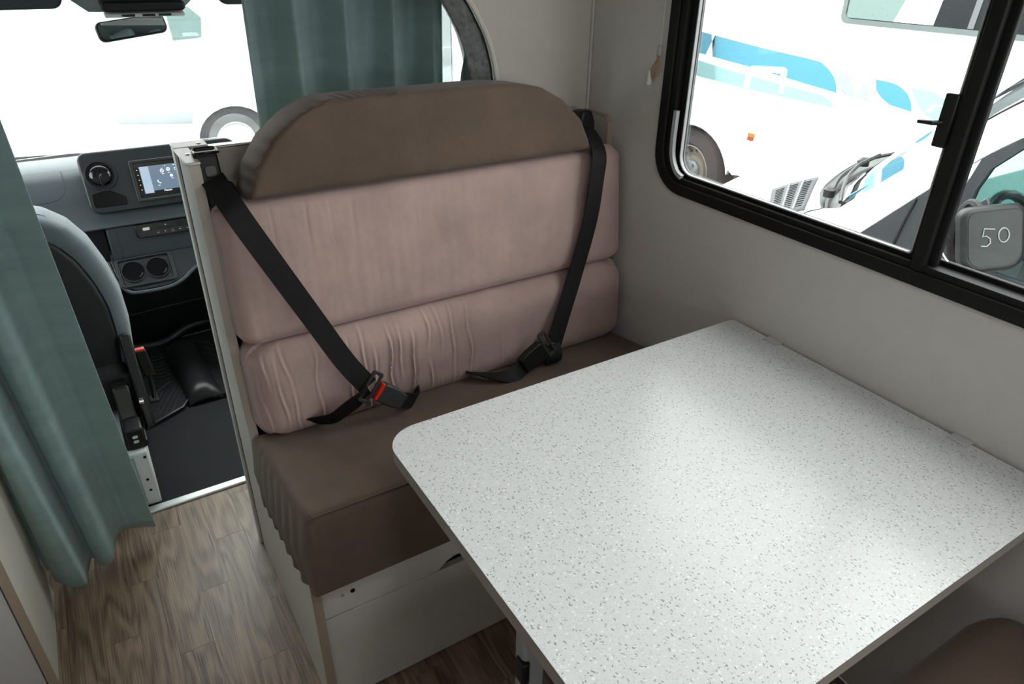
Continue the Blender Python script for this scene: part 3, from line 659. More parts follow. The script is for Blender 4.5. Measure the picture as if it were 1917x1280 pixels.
# visors, overhead console, mirror
for nm, x0, x1, lab in (('sun_visor', -.62, .075, 'charcoal sun visor folded up along the windscreen top, left one'), ('sun_visor', .50, 1.0, 'charcoal sun visor folded up behind the gathered teal curtain')):
    v = thing(nm, lab, 'sun visor', ((x0+x1)/2, 2.6, 1.30), 'sun visors')
    G().prism(rrect(x0, x1, 0, .15, .03), 0, .022, (V3(0, 2.60, 1.317), V3(1, 0, 0), V3(0, -.35, .94), V3(0, -.94, -.35))).make('visor_board', m_visor, v, bevel=.009, seg=3)
    G().tube([(x0+.02, 2.585, 1.46), (x1-.02, 2.585, 1.46)], .006, 8).make('visor_rod', m_black, v)
oc = thing('overhead_console', 'grey rounded overhead console with lens strip above the rear view mirror', 'console', (.26, 2.6, 1.30))
prof = []
g = G(); K = 28; v = []; 
for j in range(9):
    s = j/8; hw = .235-.105*s**1.5
    for i in range(K+1):
        a = i/K*2-1; v.append(V3(.265+a*hw*(1.0), 2.62-.11*math.cos(a*1.45)*(1-.5*s), 1.42-.120*s-.0*abs(a)))
f = [(j*(K+1)+i, j*(K+1)+i+1, (j+1)*(K+1)+i+1, (j+1)*(K+1)+i) for j in range(8) for i in range(K)]
f.append(tuple(8*(K+1)+i for i in range(K+1)))
mesh('console_shell', v, f, m_headliner, oc, angle=60)
G().prism(rrect(.165, .395, 0, .03, .014), 0, .05, (V3(0, 2.58, 1.312), V3(1, 0, 0), V3(0, -.2, .98), V3(0, -.98, -.2))).make('console_tray', m_black, oc, bevel=.006)
G().prism(rrect(.17, .39, -.006, .005, .005), 0, .03, (V3(0, 2.562, 1.299), V3(1, 0, 0), V3(0, -.2, .98), V3(0, -.98, -.2))).make('lens_strip', m_pearl, oc, bevel=.003)
for x in (.215, .27, .315): box('lens', x, x+.035, 2.5275, 2.532, 1.290, 1.296, m_gloss, oc, bevel=.001)
rm = thing('rear_view_mirror', 'wide black framed rear view mirror hanging at the windscreen top', 'mirror', (.24, 2.6, 1.25))
Um = V3(.97, .12, .11).normalized(); Vm = V3(-.11, .25, .96); Vm = (Vm-Um*Vm.dot(Um)).normalized(); Nm = Um.cross(Vm); 
F = (V3(.241, 2.59, 1.257), Um, Vm, Nm)
G().prism(rrect(-.100, .100, -.028, .028, .018), -.022, 0, F).make('mirror_housing', m_black, rm, bevel=.006, seg=3)
G().prism(rrect(-.094, .094, -.0235, .0235, .015), .0, .0015, F).make('mirror_glass', m_mirror, rm)
G().tube([(.25, 2.61, 1.26), (.26, 2.66, 1.32), (.265, 2.72, 1.40)], .008, 8).make('mirror_stem', m_black, rm)

# ---- dashboard
ds = thing('dashboard', 'slate grey vehicle dashboard with black centre panel below the windscreen', 'dashboard', (.25, 2.9, 0))
prof = [(3.17, .755), (3.05, .790), (2.90, .815), (2.825, .800), (2.792, .770), (2.768, .700), (2.735, .625), (2.722, .607), (2.74, .600), (2.80, .600), (2.83, .55), (3.15, .45), (3.17, .45)]
G().prism(prof, -.66, 1.12, FX).make('dash_shell', m_dash, ds, bevel=.006, seg=3, angle=50)
a_ = R(17); DO = V3(0, 2.75, .7); DU = V3(1, 0, 0); DV = V3(0, math.sin(a_), math.cos(a_)); DN = V3(0, -math.cos(a_), math.sin(a_)); DF = (DO, DU, DV, DN)
# airbag cover seam
g = G().tube(smooth_path([DO+DU*x+DV*s+DN*.017 for x, s in ((-.20, .012), (-.11, .016), (-.075, .03), (-.062, .06), (-.06, .11))], 6), .0012, 6); g.make('cover_seam', m_black, ds)
# centre panel
cpn = G().prism(rrect(-.006, .515, -.046, .162, (.04, .03, .035, .035)), -.03, .012, DF).make('centre_panel', m_dashdark, ds, bevel=.006, seg=3)
F = (DO+DU*.051+DV*.083+DN*.012, DU, DV, DN)
G().lathe([(.052, -.002), (.050, .006), (.044, .008), (.040, .002), (.037, -.02)], F, 40, cap=False).make('vent_ring', mat('vent_ring_plastic', (.02, .021, .023), .22), ds)
vb = G().lathe([(.040, -.004)]+[(.038*math.cos(t_), -.002+.018*math.sin(t_)) for t_ in [R(x) for x in (0, 20, 40, 60, 75, 88)]], F, 32).make('vent_ball', m_gloss, ds)
box('vent_tab', .047, .056, 2.735, 2.745, .752, .79, m_black, vb, bevel=.002)
G().prism([(.010, .022), (.045, .030), (.070, .029), (.112, .002), (.112, -.022), (.104, -.027), (.016, -.025), (.009, -.018)], .0105, .0135, DF).make('coin_slot', m_gloss, ds)
G().ring([(.006, .026), (.044, .034), (.072, .033), (.116, .004), (.116, -.025), (.106, -.031), (.014, -.029), (.005, -.021)], [(.010, .022), (.045, .030), (.070, .029), (.112, .002), (.112, -.022), (.104, -.027), (.016, -.025), (.009, -.018)], .011, .0155, DF).make('slot_rim', m_dashdark, ds)
G().ring(rrect(.145, .352, -.024, .118, .006), rrect(.156, .345, -.014, .107, .004), .011, .019, DF).make('screen_surround', m_dashdark, ds, bevel=.002)
hu = G().prism(rrect(.157, .344, -.013, .106, .003), .011, .016, DF).make('touch_screen', m_gloss, ds)
def on_screen(name, m, pts, a=.0163, b_=.0170): return G().prism(pts, a, b_, DF).make(name, m, hu, smooth=False)
on_screen('display', m_screen, rrect(.173, .337, .001, .094, .001))
on_screen('side_bar', m_screenbar, rrect(.1745, .203, .002, .0935, .001), .0171, .0174)
on_screen('bottom_bar', m_gloss, rrect(.2035, .337, .001, .0085, .0005), .0171, .0174)
for k in range(5): on_screen('key_light', m_led, circ(.1655, .084-.017*k, .0014, 8))
def icon(name, strokes, r=.00055):
    g = G()
    for s in strokes: g.tube([DO+DU*x+DV*y+DN*.0178 for x, y in s], r, 5)
    g.make(name, m_icon, hu)
def ci(x, y, r, n=14): return [(x+r*math.cos(2*math.pi*i/n), y+r*math.sin(2*math.pi*i/n)) for i in range(n+1)]
icon('phone_icon', [[(.224, .044), (.223, .038), (.227, .033), (.232, .032)]], .0011)
icon('radio_icon', [ci(.244, .072, .0055), [(.239, .074), (.249, .074)], [(.241, .078), (.247, .081)], [(.241, .069), (.247, .069)]])
icon('disc_icon', [ci(.265, .0755, .0058), ci(.265, .0755, .0025)])
icon('gear_icon', [ci(.271, .053, .0042), ci(.271, .053, .0020)], .0007)
icon('app_icon', [[(.286, .078), (.286, .071), (.293, .071), (.293, .078), (.286, .078)], ci(.299, .075, .004)])
icon('app_icon', [[(.296, .054), (.303, .054)], ci(.2995, .052, .0045)])
for x, y in ((.2245, .025), (.245, .062), (.266, .064), (.273, .0435)): icon('icon_caption', [[(x-.004, y), (x+.004, y)]], .0006)
icon('status_mark', [[(.256, .089), (.258, .089)]], .001); icon('status_mark', [[(.283, .089), (.289, .089)]], .0008)
# maker name on the lower edge of the head unit
tx = bpy.data.curves.new('unit_lettering', 'FONT'); tx.body = 'Pioneer'; tx.size = .0085; tx.extrude = .0002; tx.align_x = 'LEFT'
to = bpy.data.objects.new('unit_lettering', tx); COL.objects.link(to)
dg = bpy.context.evaluated_depsgraph_get(); tm = bpy.data.meshes.new_from_object(to.evaluated_get(dg)); bpy.data.objects.remove(to)
tv = [DO+DU*(.236+q.co.x)+DV*(.0022+q.co.y)+DN*(.0178+q.co.z) for q in tm.vertices]; tf = [tuple(p.vertices) for p in tm.polygons]
mesh('unit_lettering', tv, tf, m_icon, hu, smooth=False)
# lower switch zone
box('lower_panel', .02, .62, 2.735, 2.80, .47, .602, m_dash, ds, bevel=.006)
box('panel_joint', .0515, .0525, 2.7345, 2.74, .48, .60, m_black, ds, bevel=0)
box('side_recess', -.66, .018, 2.80, 2.84, .30, .60, m_seatback, ds, bevel=.004)
SF = (V3(0, 2.733, .575), DU, V3(0, .18, .98).normalized(), V3(0, -.98, .18).normalized())
sp = G().prism(rrect(.112, .40, -.024, .026, .012), 0, .006, SF).make('switch_panel', m_gloss, ds, bevel=.002)
G().prism(rrect(.135, .158, .002, .012, .003), .006, .010, SF).make('key_slot', m_pearl, sp, bevel=.001)
G().prism(rrect(.185, .245, .004, .020, .003), .006, .008, SF).make('display_cover', m_dashdark, sp, bevel=.001)
G().prism(rrect(.210, .214, .012, .0135, .0003), .008, .0085, SF).make('green_lamp', m_green, sp)
for k in range(9):
    x = .120+.0255*k
    bt = G().prism(rrect(x, x+.0245, -.021, -.003, .002), .005, .0085, SF).make('switch', m_dashdark, sp, bevel=.0008)
for k, x in enumerate((.183, .207, .232, .257, .283)):
    g = G(); c0 = SF[0]+DU*x+SF[2]*(-.011)+SF[3]*.009
    if k == 2: g.tube([c0+SF[2]*.004, c0-DU*.0042-SF[2]*.0035, c0+DU*.0042-SF[2]*.0035], .0008, 5, closed=True); g.make('hazard_mark', mat('pink_mark', (.75, .4, .4), .5), sp)
    else: g.tube([c0-DU*.0035, c0+SF[2]*.001*(k % 2), c0+DU*.0035], .0009, 5); g.make('switch_mark', m_pearl, sp)
# cup holder shelf
ct_, st_ = math.cos(R(50)), math.sin(R(50))
CO = V3(0, 2.655, .425); CV = V3(0, ct_, st_).normalized(); CN = V3(0, -st_, ct_); CFm = (CO, DU, CV, CN)
outl = [(.005, .095), (.012, .03), (.035, -.018), (.07, -.035), (.17, -.035), (.22, -.018), (.265, .012), (.31, .018), (.40, .018), (.62, .018), (.62, .095)]
shf = G(); N_ = 0
cup1, cup2 = (.070, .045), (.150, .045)
# cups are flat black discs inside rims, their colour standing for shaded wells
sh = G().prism(outl, -.030, -.012, CFm).make('cup_shelf', m_dashdark, ds, bevel=.006, seg=3)
G().ring(rrect(.018, .205, -.018, .092, .012), rrect(.028, .196, -.010, .084, .010), -.012, -.006, CFm).make('shelf_rim', m_dashdark, sh, bevel=.002)
for k, (u, v_) in enumerate((cup1, cup2)):
    F = (CO+DU*u+CV*(v_-.006)+CN*-.012, DU, CV, CN)
    G().lathe([(.041, .0), (.040, .004), (.0365, .0045), (.0355, .001)], F, 32, cap=False).make('cup_ring', mat('cup_ring_plastic', (.03, .032, .035), .25), sh)
    G().lathe([(.0365, .0012), (.036, .0008)], F, 32).make('cup_dark_disc', m_gloss, sh)
    G().tube([F[0]+DU*.03*math.cos(R(x))+CV*.03*math.sin(R(x))+CN*.004 for x in (-60, -40, -20)], .0035, 6).make('cup_spring', m_dashdark, sh)
G().tube(smooth_path([CO+DU*x+CV*s+CN*-.016 for x, s in ((-.002, .09), (.008, .02), (.035, -.026), (.07, -.040), (.17, -.040), (.225, -.020), (.268, .010), (.31, .016), (.60, .016))], 5), .007, 8).make('shelf_lip', m_dash, ds)
box('shelf_body', .01, .62, 2.752, 2.84, .38, .50, m_seatback, ds, bevel=.01)
G().prism([(2.74, .40), (2.80, .30), (2.86, .20), (2.95, .10), (3.02, .0), (3.15, 0), (3.15, .45), (2.84, .45)], -.05, .70, FX).make('lower_console', m_seatback, ds, bevel=.01)
G().tube(smooth_path([(-.06, 2.845, .205), (.1, 2.85, .215), (.30, 2.84, .225), (.5, 2.84, .22)], 6), .003, 6).make('console_seam', m_ridge, ds)
# ---- cab floor mouldings and mats
G().tube(smooth_path([(-.06, 2.99, .02), (.05, 2.93, .025), (.13, 2.93, .03), (.175, 2.955, .04), (.25, 2.985, .05), (.42, 3.0, .05)], 8), .016, 10).make('floor_trim', m_dashdark, ds)
def matr(name, label, outl, h, ridges, loc):
    t_ = thing(name, label, 'floor mat', loc, 'moulded cab floor mats')
    G().prism(outl, 0.0005, h, FZ).make('mat_base', m_mat, t_, bevel=.003)
    pr = [(x, y, h+.002) for x, y in outl]
    G().tube([V3(*p) for p in pr], .005, 6, closed=True).make('raised_rim', m_mat, t_)
    g = G()
    for r_ in ridges: g.tube([V3(x, y, h+.0005) for x, y in r_], .0022, 4)
    o = g.make('ridges', m_ridge, t_); o['kind'] = 'stuff'
rid = []
for k in range(8): 
    y = 2.92-.055*k; rid.append([(.215, y), (.32, y-.13-.0), (.43, y)])
matr('floor_mat', 'black moulded floor mat with chevron ridges, right one on the cab floor', [(.185, 2.96), (.48, 2.98), (.50, 2.42), (.215, 2.42), (.175, 2.50)], .014, rid, (.35, 2.7, 0))
rid = []
for k in range(8): y = 2.86-.03*k; rid.append([(-.045, y), (-.01, y-.012), (.03, y), (.07, y-.012), (.10, y)])
for k in range(7): rid.append([(-.04+.02*k, 2.40), (.035+.02*k, 2.56)])
rid.append([(-.045, 2.50), (.09, 2.62)])
matr('floor_mat', 'black moulded floor mat half under the passenger seat, left one on the cab floor', [(-.30, 2.92), (.12, 2.92), (.155, 2.50), (.10, 2.41), (0.0, 2.355), (-.30, 2.34)], .010, rid, (0, 2.6, 0))
hp = thing('tunnel_cover', 'black moulded hump between the two cab floor mats', 'cover', (.14, 2.7, 0))
v = []
for j in range(13):
    s = j/12; y = 2.895-.48*s
    for i in range(13): 
        a = i/12; v.append(V3(.10+.13*a-.0+.02*s, y, .0+.055*math.sin(math.pi*a)**.7*(1 if 0 < j < 12 else .3)))
mesh('hump', v, [(j*13+i, j*13+i+1, (j+1)*13+i+1, (j+1)*13+i) for j in range(12) for i in range(12)], m_mat, hp, solid=.004, angle=70)

# ---- passenger seat
ps = thing('passenger_seat', 'grey cab seat with black back shell, seen from behind beside the teal curtain', 'seat', (-.25, 2.2, 0))
cxs = -.262
SRp = [(0, .255), (.10, .262), (.20, .272), (.30, .270), (.38, .255), (.46, .228), (.52, .190), (.56, .140), (.580, .08), (.583, .02)]
fr = (V3(cxs, 2.33, .262), V3(1, 0, 0), V3(0, .03, 1).normalized(), V3(0, -1, .03).normalized())
rf = interp(SRp)
pillow('seat_back', lambda v: -rf(v), lambda v: rf(v), 0, .583, fr, .135, .045, m_seatgrey, ps, nv=60, bulge=.004)
rf2 = interp([(v, max(.012, x-.042)) for v, x in SRp])
fr2 = (fr[0]+fr[3]*.118, fr[1], fr[2], fr[3])
pillow('back_shell', lambda v: -rf2(v*.583/.545), lambda v: rf2(v*.583/.545), -.03, .545, fr2, .032, .014, m_seatback, ps, nv=50, bulge=.012)
G().tube(smooth_path([fr2[0]+V3(1, 0, 0)*(rf2(v*.583/.545)+.0015)+fr2[2]*v+fr2[3]*.020 for v in [.02+i*.05 for i in range(11)]], 4), .0022, 6).make('piping', m_black, ps)
pillow('seat_base', lambda v: -.235, lambda v: .235, 0, .48, (V3(cxs, 2.16, .22), V3(1, 0, 0), V3(0, 1, .03).normalized(), V3(0, -.03, 1).normalized()), .15, .04, m_seatback, ps, nu=30, nv=30)
G().prism([(2.03, .20), (2.42, .20), (2.42, .31), (2.24, .43), (2.17, .46), (2.12, .36), (2.06, .30)], 0, .03, at(FX, (-.028, 0, 0))).make('side_shield', m_black, ps, bevel=.008, seg=3)
G().prism([(2.02, .195), (2.10, .195), (2.14, .27), (2.13, .33), (2.09, .33), (2.03, .25)], 0, .045, at(FX, (-.085, 0, 0))).make('recliner_bracket', mat('dark_steel', (.03, .028, .026), .35, metal=.5), ps, bevel=.006)
box('seat_rail', -.09, -.03, 1.955, 2.45, .193, .215, m_black, ps, bevel=.003)
box('slide_block', -.082, -.034, 1.950, 2.02, .193, .262, m_black, ps, bevel=.006)
for z in (.238, .222): G().prism(rrect(-.066, -.052, z-.0045, z+.0045, .004), 1.9475, 1.95, FY).make('rivet', m_whitesteel, ps)
G().lathe([(.011, 0), (.011, .012), (.004, .014)], (V3(-.024, 2.06, .285), V3(0, 1, 0), V3(0, 0, 1), V3(1, 0, 0)), 16).make('pivot_bolt', m_chrome, ps)
# box base
box('box_side', -.44, -.078, 1.952, 2.40, 0, .178, m_whitesteel, ps, bevel=.004)
box('corner_post', -.080, -.040, 1.930, 2.30, 0, .192, m_whitesteel, ps, bevel=.004)
box('top_plate', -.44, -.040, 1.932, 2.40, .180, .194, m_whitesteel, ps, bevel=.003)
for x, z in ((-.060, .055), (-.060, .095)): G().lathe([(.0042, 0), (.0042, .0012), (.003, .0012)], (V3(x, 1.930, z), V3(1, 0, 0), V3(0, 0, 1), V3(0, -1, 0)), 12).make('bolt_hole', m_black, ps)
G().lathe([(.0045, 0), (.0045, .0012)], (V3(-.050, 1.930, .175), V3(1, 0, 0), V3(0, 0, 1), V3(0, -1, 0)), 12).make('bolt_hole', m_black, ps)
pb = thing('seat_belt_buckle', 'black belt buckle stalk with red top beside the passenger seat', 'buckle', (.02, 2.2, .25))
G().prism(rrect(-.016, .016, -.045, .045, .005), -.012, .012, (V3(.020, 2.2, .335), V3(1, 0, 0), V3(-.1, .1, 1).normalized(), V3(0, -1, .1).normalized())).make('buckle_body', m_black, pb, bevel=.004)
G().prism(rrect(-.014, .014, .042, .050, .003), -.010, .010, (V3(.020, 2.2, .335), V3(1, 0, 0), V3(-.1, .1, 1).normalized(), V3(0, -1, .1).normalized())).make('release_button', mat('coral_button', (.8, .12, .10), .4), pb)
G().tube([(.024, 2.2, .30), (.022, 2.2, .24), (.018, 2.18, .212)], .007, 8).make('stalk', m_black, pb)
box('anchor_plate', .004, .03, 2.16, 2.20, .205, .216, m_black, pb)

# ================================================================== REAR BENCH
rbn = thing('rear_bench', 'dark shaded bench under the near edge of the table, bottom right corner', 'bench', (.7, 0, 0))
box('bench_box', .19, 1.215, -.30, .235, 0, .34, m_panel, rbn)
box('side_panel', .175, .19, -.30, .24, 0, .42, m_panel, rbn)
fr = (V3(0, -.25, .342), V3(1, 0, 0), V3(0, 1, 0), V3(0, 0, 1))
rc = pillow('seat_cushion', cornered(.205, 1, 0, .53, .06), cornered(1.195, -1, 0, .53, .08), 0, .53, fr, .16, .05, m_brown, nu=60, nv=40)
tag(rc, 'shadowed brown seat cushion in the bottom right corner behind the table', 'cushion', 'bench cushions')

# ================================================================== BLIND CORD
bc_ = thing('blind_cord', 'looped tan blind cord with a white tassel hooked on the wall beside the window', 'cord', (XR-.01, 1.318, 1.2))
G().tube(smooth_path([(XR-.004, 1.311, 1.99), (XR-.004, 1.312, 1.6), (XR-.004, 1.313, 1.26)], 6), .0012, 6).make('hanging_cord', m_pearl, bc_)
g = G()
for k in range(4):
    g.tube(smooth_path([(XR-.008, 1.310+.002*k, 1.266-.002*k), (XR-.011, 1.325+.0015*k, 1.235), (XR-.009, 1.322+.002*k, 1.216), (XR-.008, 1.309+.002*k, 1.225), (XR-.011, 1.306+.002*k, 1.245), (XR-.008, 1.309+.002*k, 1.268)], 5), .0014, 6)
g.make('cord_loops', m_cord, bc_)['kind'] = 'stuff'
G().tube(smooth_path([(XR-.001, 1.312, 1.285), (XR-.012, 1.312, 1.290), (XR-.014, 1.313, 1.275), (XR-.010, 1.313, 1.262)], 5), .0012, 6).make('hook', m_chrome, bc_)
G().lathe([(.0025, .030), (.0045, .026), (.0060, .010), (.0068, 0), (.005, -.003)], at(FZ, (XR-.010, 1.334, 1.203)), 14).make('tassel', m_pearl, bc_)
G().tube([(XR-.010, 1.334, 1.233), (XR-.010, 1.322, 1.245)], .001, 5).make('tassel_string', m_cord, bc_)

# ================================================================== OUTSIDE
struct(box('ground', -40, 60, -40, 70, -.75, -.595, m_asphalt, bevel=0))
# ---- far motorhome seen through the side window; plane x = XM
XM = 4.6; q_ = XM/4.9
def mp(y, z): return (y*q_, (z-1.4855)*q_+1.4855)
mh = thing('motorhome', 'white motorhome with blue swoosh stripes parked beyond the side window', 'motorhome', (XM+1, 3, -.595))
AR = (mp(4.93, -.26)); hubc = (4.44, -.235)
body = [(9.0, -.35), (9.0, 2.4), (-1.2, 2.4), (-1.2, -.40), (mp(4.06, 0)[0], -.30)]
ac = hubc; 
arc = [(ac[0]+.44*math.cos(R(t_)), ac[1]+.0+.395*math.sin(R(t_))) for t_ in range(0, 171, 10)]
body = [(-1.2, -.13), (3.86, -.135), (3.94, -.15), (3.99, -.12)]+[(y, z) for y, z in arc[::-1]]+[(ac[0]+.44, -.38), (9.0, -.38), (9.0, 2.4), (-1.2, 2.4)]
G().prism(body, 0, .03, at(FX, (XM, 0, 0))).make('side_wall', m_vanwhite, mh, smooth=False)
G().box(XM+.05, XM+2.1, -1.2, 9.0, -.3, 2.4).make('body_core', mat('dark_underbody', (.03, .03, .03), .8), mh, smooth=False) if False else None
box('roof', XM, XM+2.2, -1.2, 9, 2.4, 2.45, m_vanwhite, mh); box('end_wall', XM, XM+2.2, -1.2, -1.15, -.4, 2.4, m_vanwhite, mh); box('end_wall', XM, XM+2.2, 8.95, 9.0, -.4, 2.4, m_vanwhite, mh)
box('underfloor', XM+.35, XM+2.2, -1.1, 8.9, -.1, .9, mat('dark_chassis', (.02, .02, .02), .8), mh)
# wheel
F = (V3(XM+.02, hubc[0], hubc[1]), V3(0, 1, 0), V3(0, 0, 1), V3(-1, 0, 0))
wh = G().lathe([(.22, -.20), (.335, -.20), (.353, -.16), (.353, -.02), (.335, .01), (.24, .02), (.222, .0)], F, 40, cap=False).make('tyre', m_tyre, mh)
G().lathe([(.222, .01), (.215, .018), (.205, .0), (.192, -.06), (.140, -.065), (.128, -.04), (.085, -.04)], F, 40, cap=False).make('rim', m_rim, wh)
g = G()
for k in range(16):
    a = 2*math.pi*k/16; g.lathe([(.014, 0), (.014, .004)], (F[0]+V3(0, math.cos(a)*.166, math.sin(a)*.166)+V3(.060, 0, 0), F[1], F[2], F[3]), 10)
g.make('rim_hole', m_black, wh)['kind'] = 'stuff'
G().lathe([(.085, -.04), (.085, -.02), (.072, -.005), (.045, 0), (.04, .02), (.01, .025)], F, 16).make('hub', m_hub, wh)
g = G()
for k in range(6): a = 2*math.pi*k/6; g.lathe([(.012, 0), (.012, .03)], (F[0]+V3(.01, math.cos(a)*.06, math.sin(a)*.06), F[1], F[2], F[3]), 6)
g.make('wheel_nut', m_hub, wh)['kind'] = 'stuff'
def decal(name, pts, m, d=.002): 
    P = [mp(*p) for p in pts]; return G().prism(P, -d, 0, at(FX, (XM, 0, 0))).make(name, m, mh, smooth=False)
def c2(P, n=6): return [(p.x, p.y) for p in smooth_path([V3(a, b_, 0) for a, b_ in P], n)]
decal('blue_stripe', [(5.6, .70), (5.6, .88)]+c2([(4.75, .855), (4.1, .80), (3.60, .768), (3.50, .742), (3.42, .69), (3.375, .63), (3.352, .570)])+[(4.2, .645), (4.85, .69)], m_blue)
decal('pale_stripe', [(5.6, .50), (5.6, .655)]+c2([(4.85, .635), (4.3, .585), (3.55, .540), (3.44, .525), (3.38, .50), (3.352, .466)])+[(4.2, .472), (4.85, .500)], m_lblue)
decal('white_fin', [(4.70, .68), (4.62, .68), (4.66, .85), (4.62, .85)], m_vanwhite, .004)
icn = [(4.225, .48), (4.215, .60), (4.18, .655), (3.86, .685), (3.82, .67), (3.815, .49), (3.86, .49), (3.862, .61), (3.88, .635), (4.14, .615), (4.16, .59), (4.165, .48)]
decal('white_loop_mark', icn, m_vanwhite, .005)
decal('grey_leaf', [(3.42, .725), (3.30, .71), (3.25, .67), (3.215, .62), (3.20, .562), (3.29, .568), (3.37, .62), (3.40, .67)], m_pgrey)
decal('grey_leaf', [(3.14, .68), (3.175, .63), (3.185, .562), (3.085, .548), (3.10, .61)], m_pgrey)
decal('blue_leaf', c2([(3.07, .706), (2.92, .695), (2.83, .655), (2.78, .60), (2.754, .540)])+c2([(2.90, .550), (2.99, .59), (3.05, .64)], 4)[1:], m_blue)
decal('pale_leaf', c2([(2.80, .690), (2.66, .685), (2.57, .655), (2.50, .60), (2.48, .56)])+c2([(2.55, .50), (2.66, .54), (2.75, .61)]), m_lblue)
decal('white_loop_mark', [(2.66, .555), (2.64, .60), (2.60, .612), (2.48, .612), (2.48, .60), (2.60, .60), (2.63, .555)], m_vanwhite, .004)
decal('marker_lamp_top', rrect(4.02, 4.09, .105, .135, .005), m_orange, .01)
decal('marker_lamp', rrect(4.03, 4.09, .075, .103, .005), m_redlens, .01)
decal('red_marker', rrect(2.46, 2.52, .40, .44, .005), m_redlens, .01)
# motorhome window
wy0, wz0 = mp(2.0, 1.04), mp(3.44, 1.04)
FWm = at(FX, (XM, 0, 0))
G().ring(rrect(1.35, 3.235, 1.065, 1.75, .05), rrect(1.38, 3.205, 1.095, 1.72, .04), -.015, 0, FWm).make('window_frame', mat('grey_green_frame', (.07, .09, .085), .5), mh)
G().prism(rrect(1.38, 3.205, 1.095, 1.72, .04), -.005, -.004, FWm).make('window_pane', mat('dark_reflecting_pane', (.006, .008, .009), .3, spec=.2), mh)
G().prism([(2.66, 1.10), (3.20, 1.10), (3.20, 1.24), (2.66, 1.26)], -.0065, -.0055, FWm).make('inner_blind', mat('pale_green_blind', (.10, .15, .135), .6), mh)
G().prism([(2.60, 1.10), (2.86, 1.10), (2.80, 1.26), (2.58, 1.26)], -.0075, -.0066, FWm).make('inner_blind', m_pearl, mh)
G().prism([(2.36, 1.10), (2.395, 1.10), (2.36, 1.72), (2.33, 1.72)], -.009, -.0045, FWm).make('window_divider', mat('grey_divider', (.08, .085, .09), .5), mh)

# ---- near van beside us
vn = thing('delivery_van', 'white van with green tinted glass parked right beside the window, bonnet visible', 'van', (3.15, 1.0, -.62))
CX = 3.15
HC = [(2.17, 1.62), (2.40, 1.66), (2.523, 1.66), (2.553, 1.69), (2.619, 1.752), (2.725, 1.835), (2.858, 1.905), (3.074, 1.991), (3.31, 2.065), (3.5, 2.099), (3.8, 2.10), (4.0, 2.04), (4.2, 1.95)]
def itp(T, x):
    x = max(T[0][0], min(T[-1][0], x))
    for (a, p), (c, q) in zip(T, T[1:]):
        if x <= c: return p+(q-p)*((x-a)/(c-a))
def hy(x): return itp(HC, x)
def ynr(x): return itp([(2.17, 2.0), (2.4, 2.24), (2.78, 2.44), (3.07, 2.525), (3.5, 2.585), (3.9, 2.5), (4.2, 2.2)], x)
def hz(x, s): return .565-.05*abs((x-CX)/.98)**2.5-.140*s**1.6-.06*(abs((x-CX)/.98)**6)
v = []; NX, NS = 32, 14
for i in range(NX+1):
    x = CX-.96+1.92*i/NX
    for j in range(NS+1):
        s = j/NS; y0 = hy(x); y = y0+(ynr(x)-y0)*s; v.append(V3(x, y, hz(x, s)))
mesh('bonnet', v, [(i*(NS+1)+j, (i+1)*(NS+1)+j, (i+1)*(NS+1)+j+1, i*(NS+1)+j+1) for i in range(NX) for j in range(NS)], m_vanwhite, vn, solid=.01, angle=60)
# nose and wing below the bonnet
v = []; PR = [(2.13, 1.15), (2.135, 1.8), (2.18, 1.99), (2.4, 2.22), (2.78, 2.42), (3.07, 2.505), (3.5, 2.565), (3.9, 2.48), (4.12, 2.25), (4.165, 2.0), (4.17, 1.15)]
PP = smooth_path([V3(a, b_, 0) for a, b_ in PR], 4); n = len(PP)
for z, k in ((-.40, 0), (-.2, .0), (.1, -.01), (.3, 0), (.405, .02)):
    for p in PP: 
        d = (V3(CX, 2.0, 0)-p).normalized(); v.append(V3(p.x+d.x*k, p.y+d.y*k, z))
mesh('wing_panel', v, [(j*n+i, j*n+i+1, (j+1)*n+i+1, (j+1)*n+i) for j in range(4) for i in range(n-1)], m_vanwhite, vn, angle=50)
# flat shoulder between wing and windscreen (near side)
v = [(2.15, 1.20, .640), (2.15, 1.277, .658), (2.16, 1.5, .60), (2.18, 1.64, .565), (2.40, 1.67, .570), (2.52, 1.66, .575), (2.505, 1.586, .60), (2.35, 1.40, .65), (2.30, 1.2, .72)]
mesh('shoulder_panel', v, [(0, 1, 8), (1, 2, 7, 8), (2, 3, 4, 7), (4, 5, 6, 7)], m_vanwhite, vn, solid=.006)
G().tube(smooth_path([(2.428, 1.526, .632), (2.39, 1.44, .652), (2.30, 1.37, .652), (2.155, 1.28, .665)], 5), .0022, 5).make('panel_joint', mat('pale_joint', (.10, .11, .16), .6), vn)
G().tube(smooth_path([(2.52, 1.66, .578), (2.40, 1.665, .576), (2.256, 1.52, .60)], 5), .003, 5).make('panel_joint', m_black, vn)
# bonnet air vent with slats
vo = [V3(2.64, 2.09, .0), V3(2.91, 2.05, 0), V3(2.70, 1.92, 0), V3(2.56, 1.80, 0), V3(2.42, 1.88, 0), V3(2.50, 1.99, 0)]
def hs(x, y): 
    y0 = min(hy(x), 9); s = max(0, (y-y0)/(ynr(x)-y0)); return hz(x, s)
def VQ(a, b_):   # a across (near->far), b along slats
    A, B, C_, D = V3(2.400, 1.835, 0), V3(2.515, 1.745, 0), V3(2.915, 1.985, 0), V3(2.67, 2.04, 0)
    p = A.lerp(B, b_).lerp(D.lerp(C_, b_), a); return p
v = []; 
for j in range(9):
    for i in range(9): p = VQ(i/8, j/8); p.z = hs(p.x, p.y)+.009; v.append(p)
vt = mesh('air_vent', v, [(j*9+i, j*9+i+1, (j+1)*9+i+1, (j+1)*9+i) for j in range(8) for i in range(8)], m_greyplastic, vn, solid=.004)
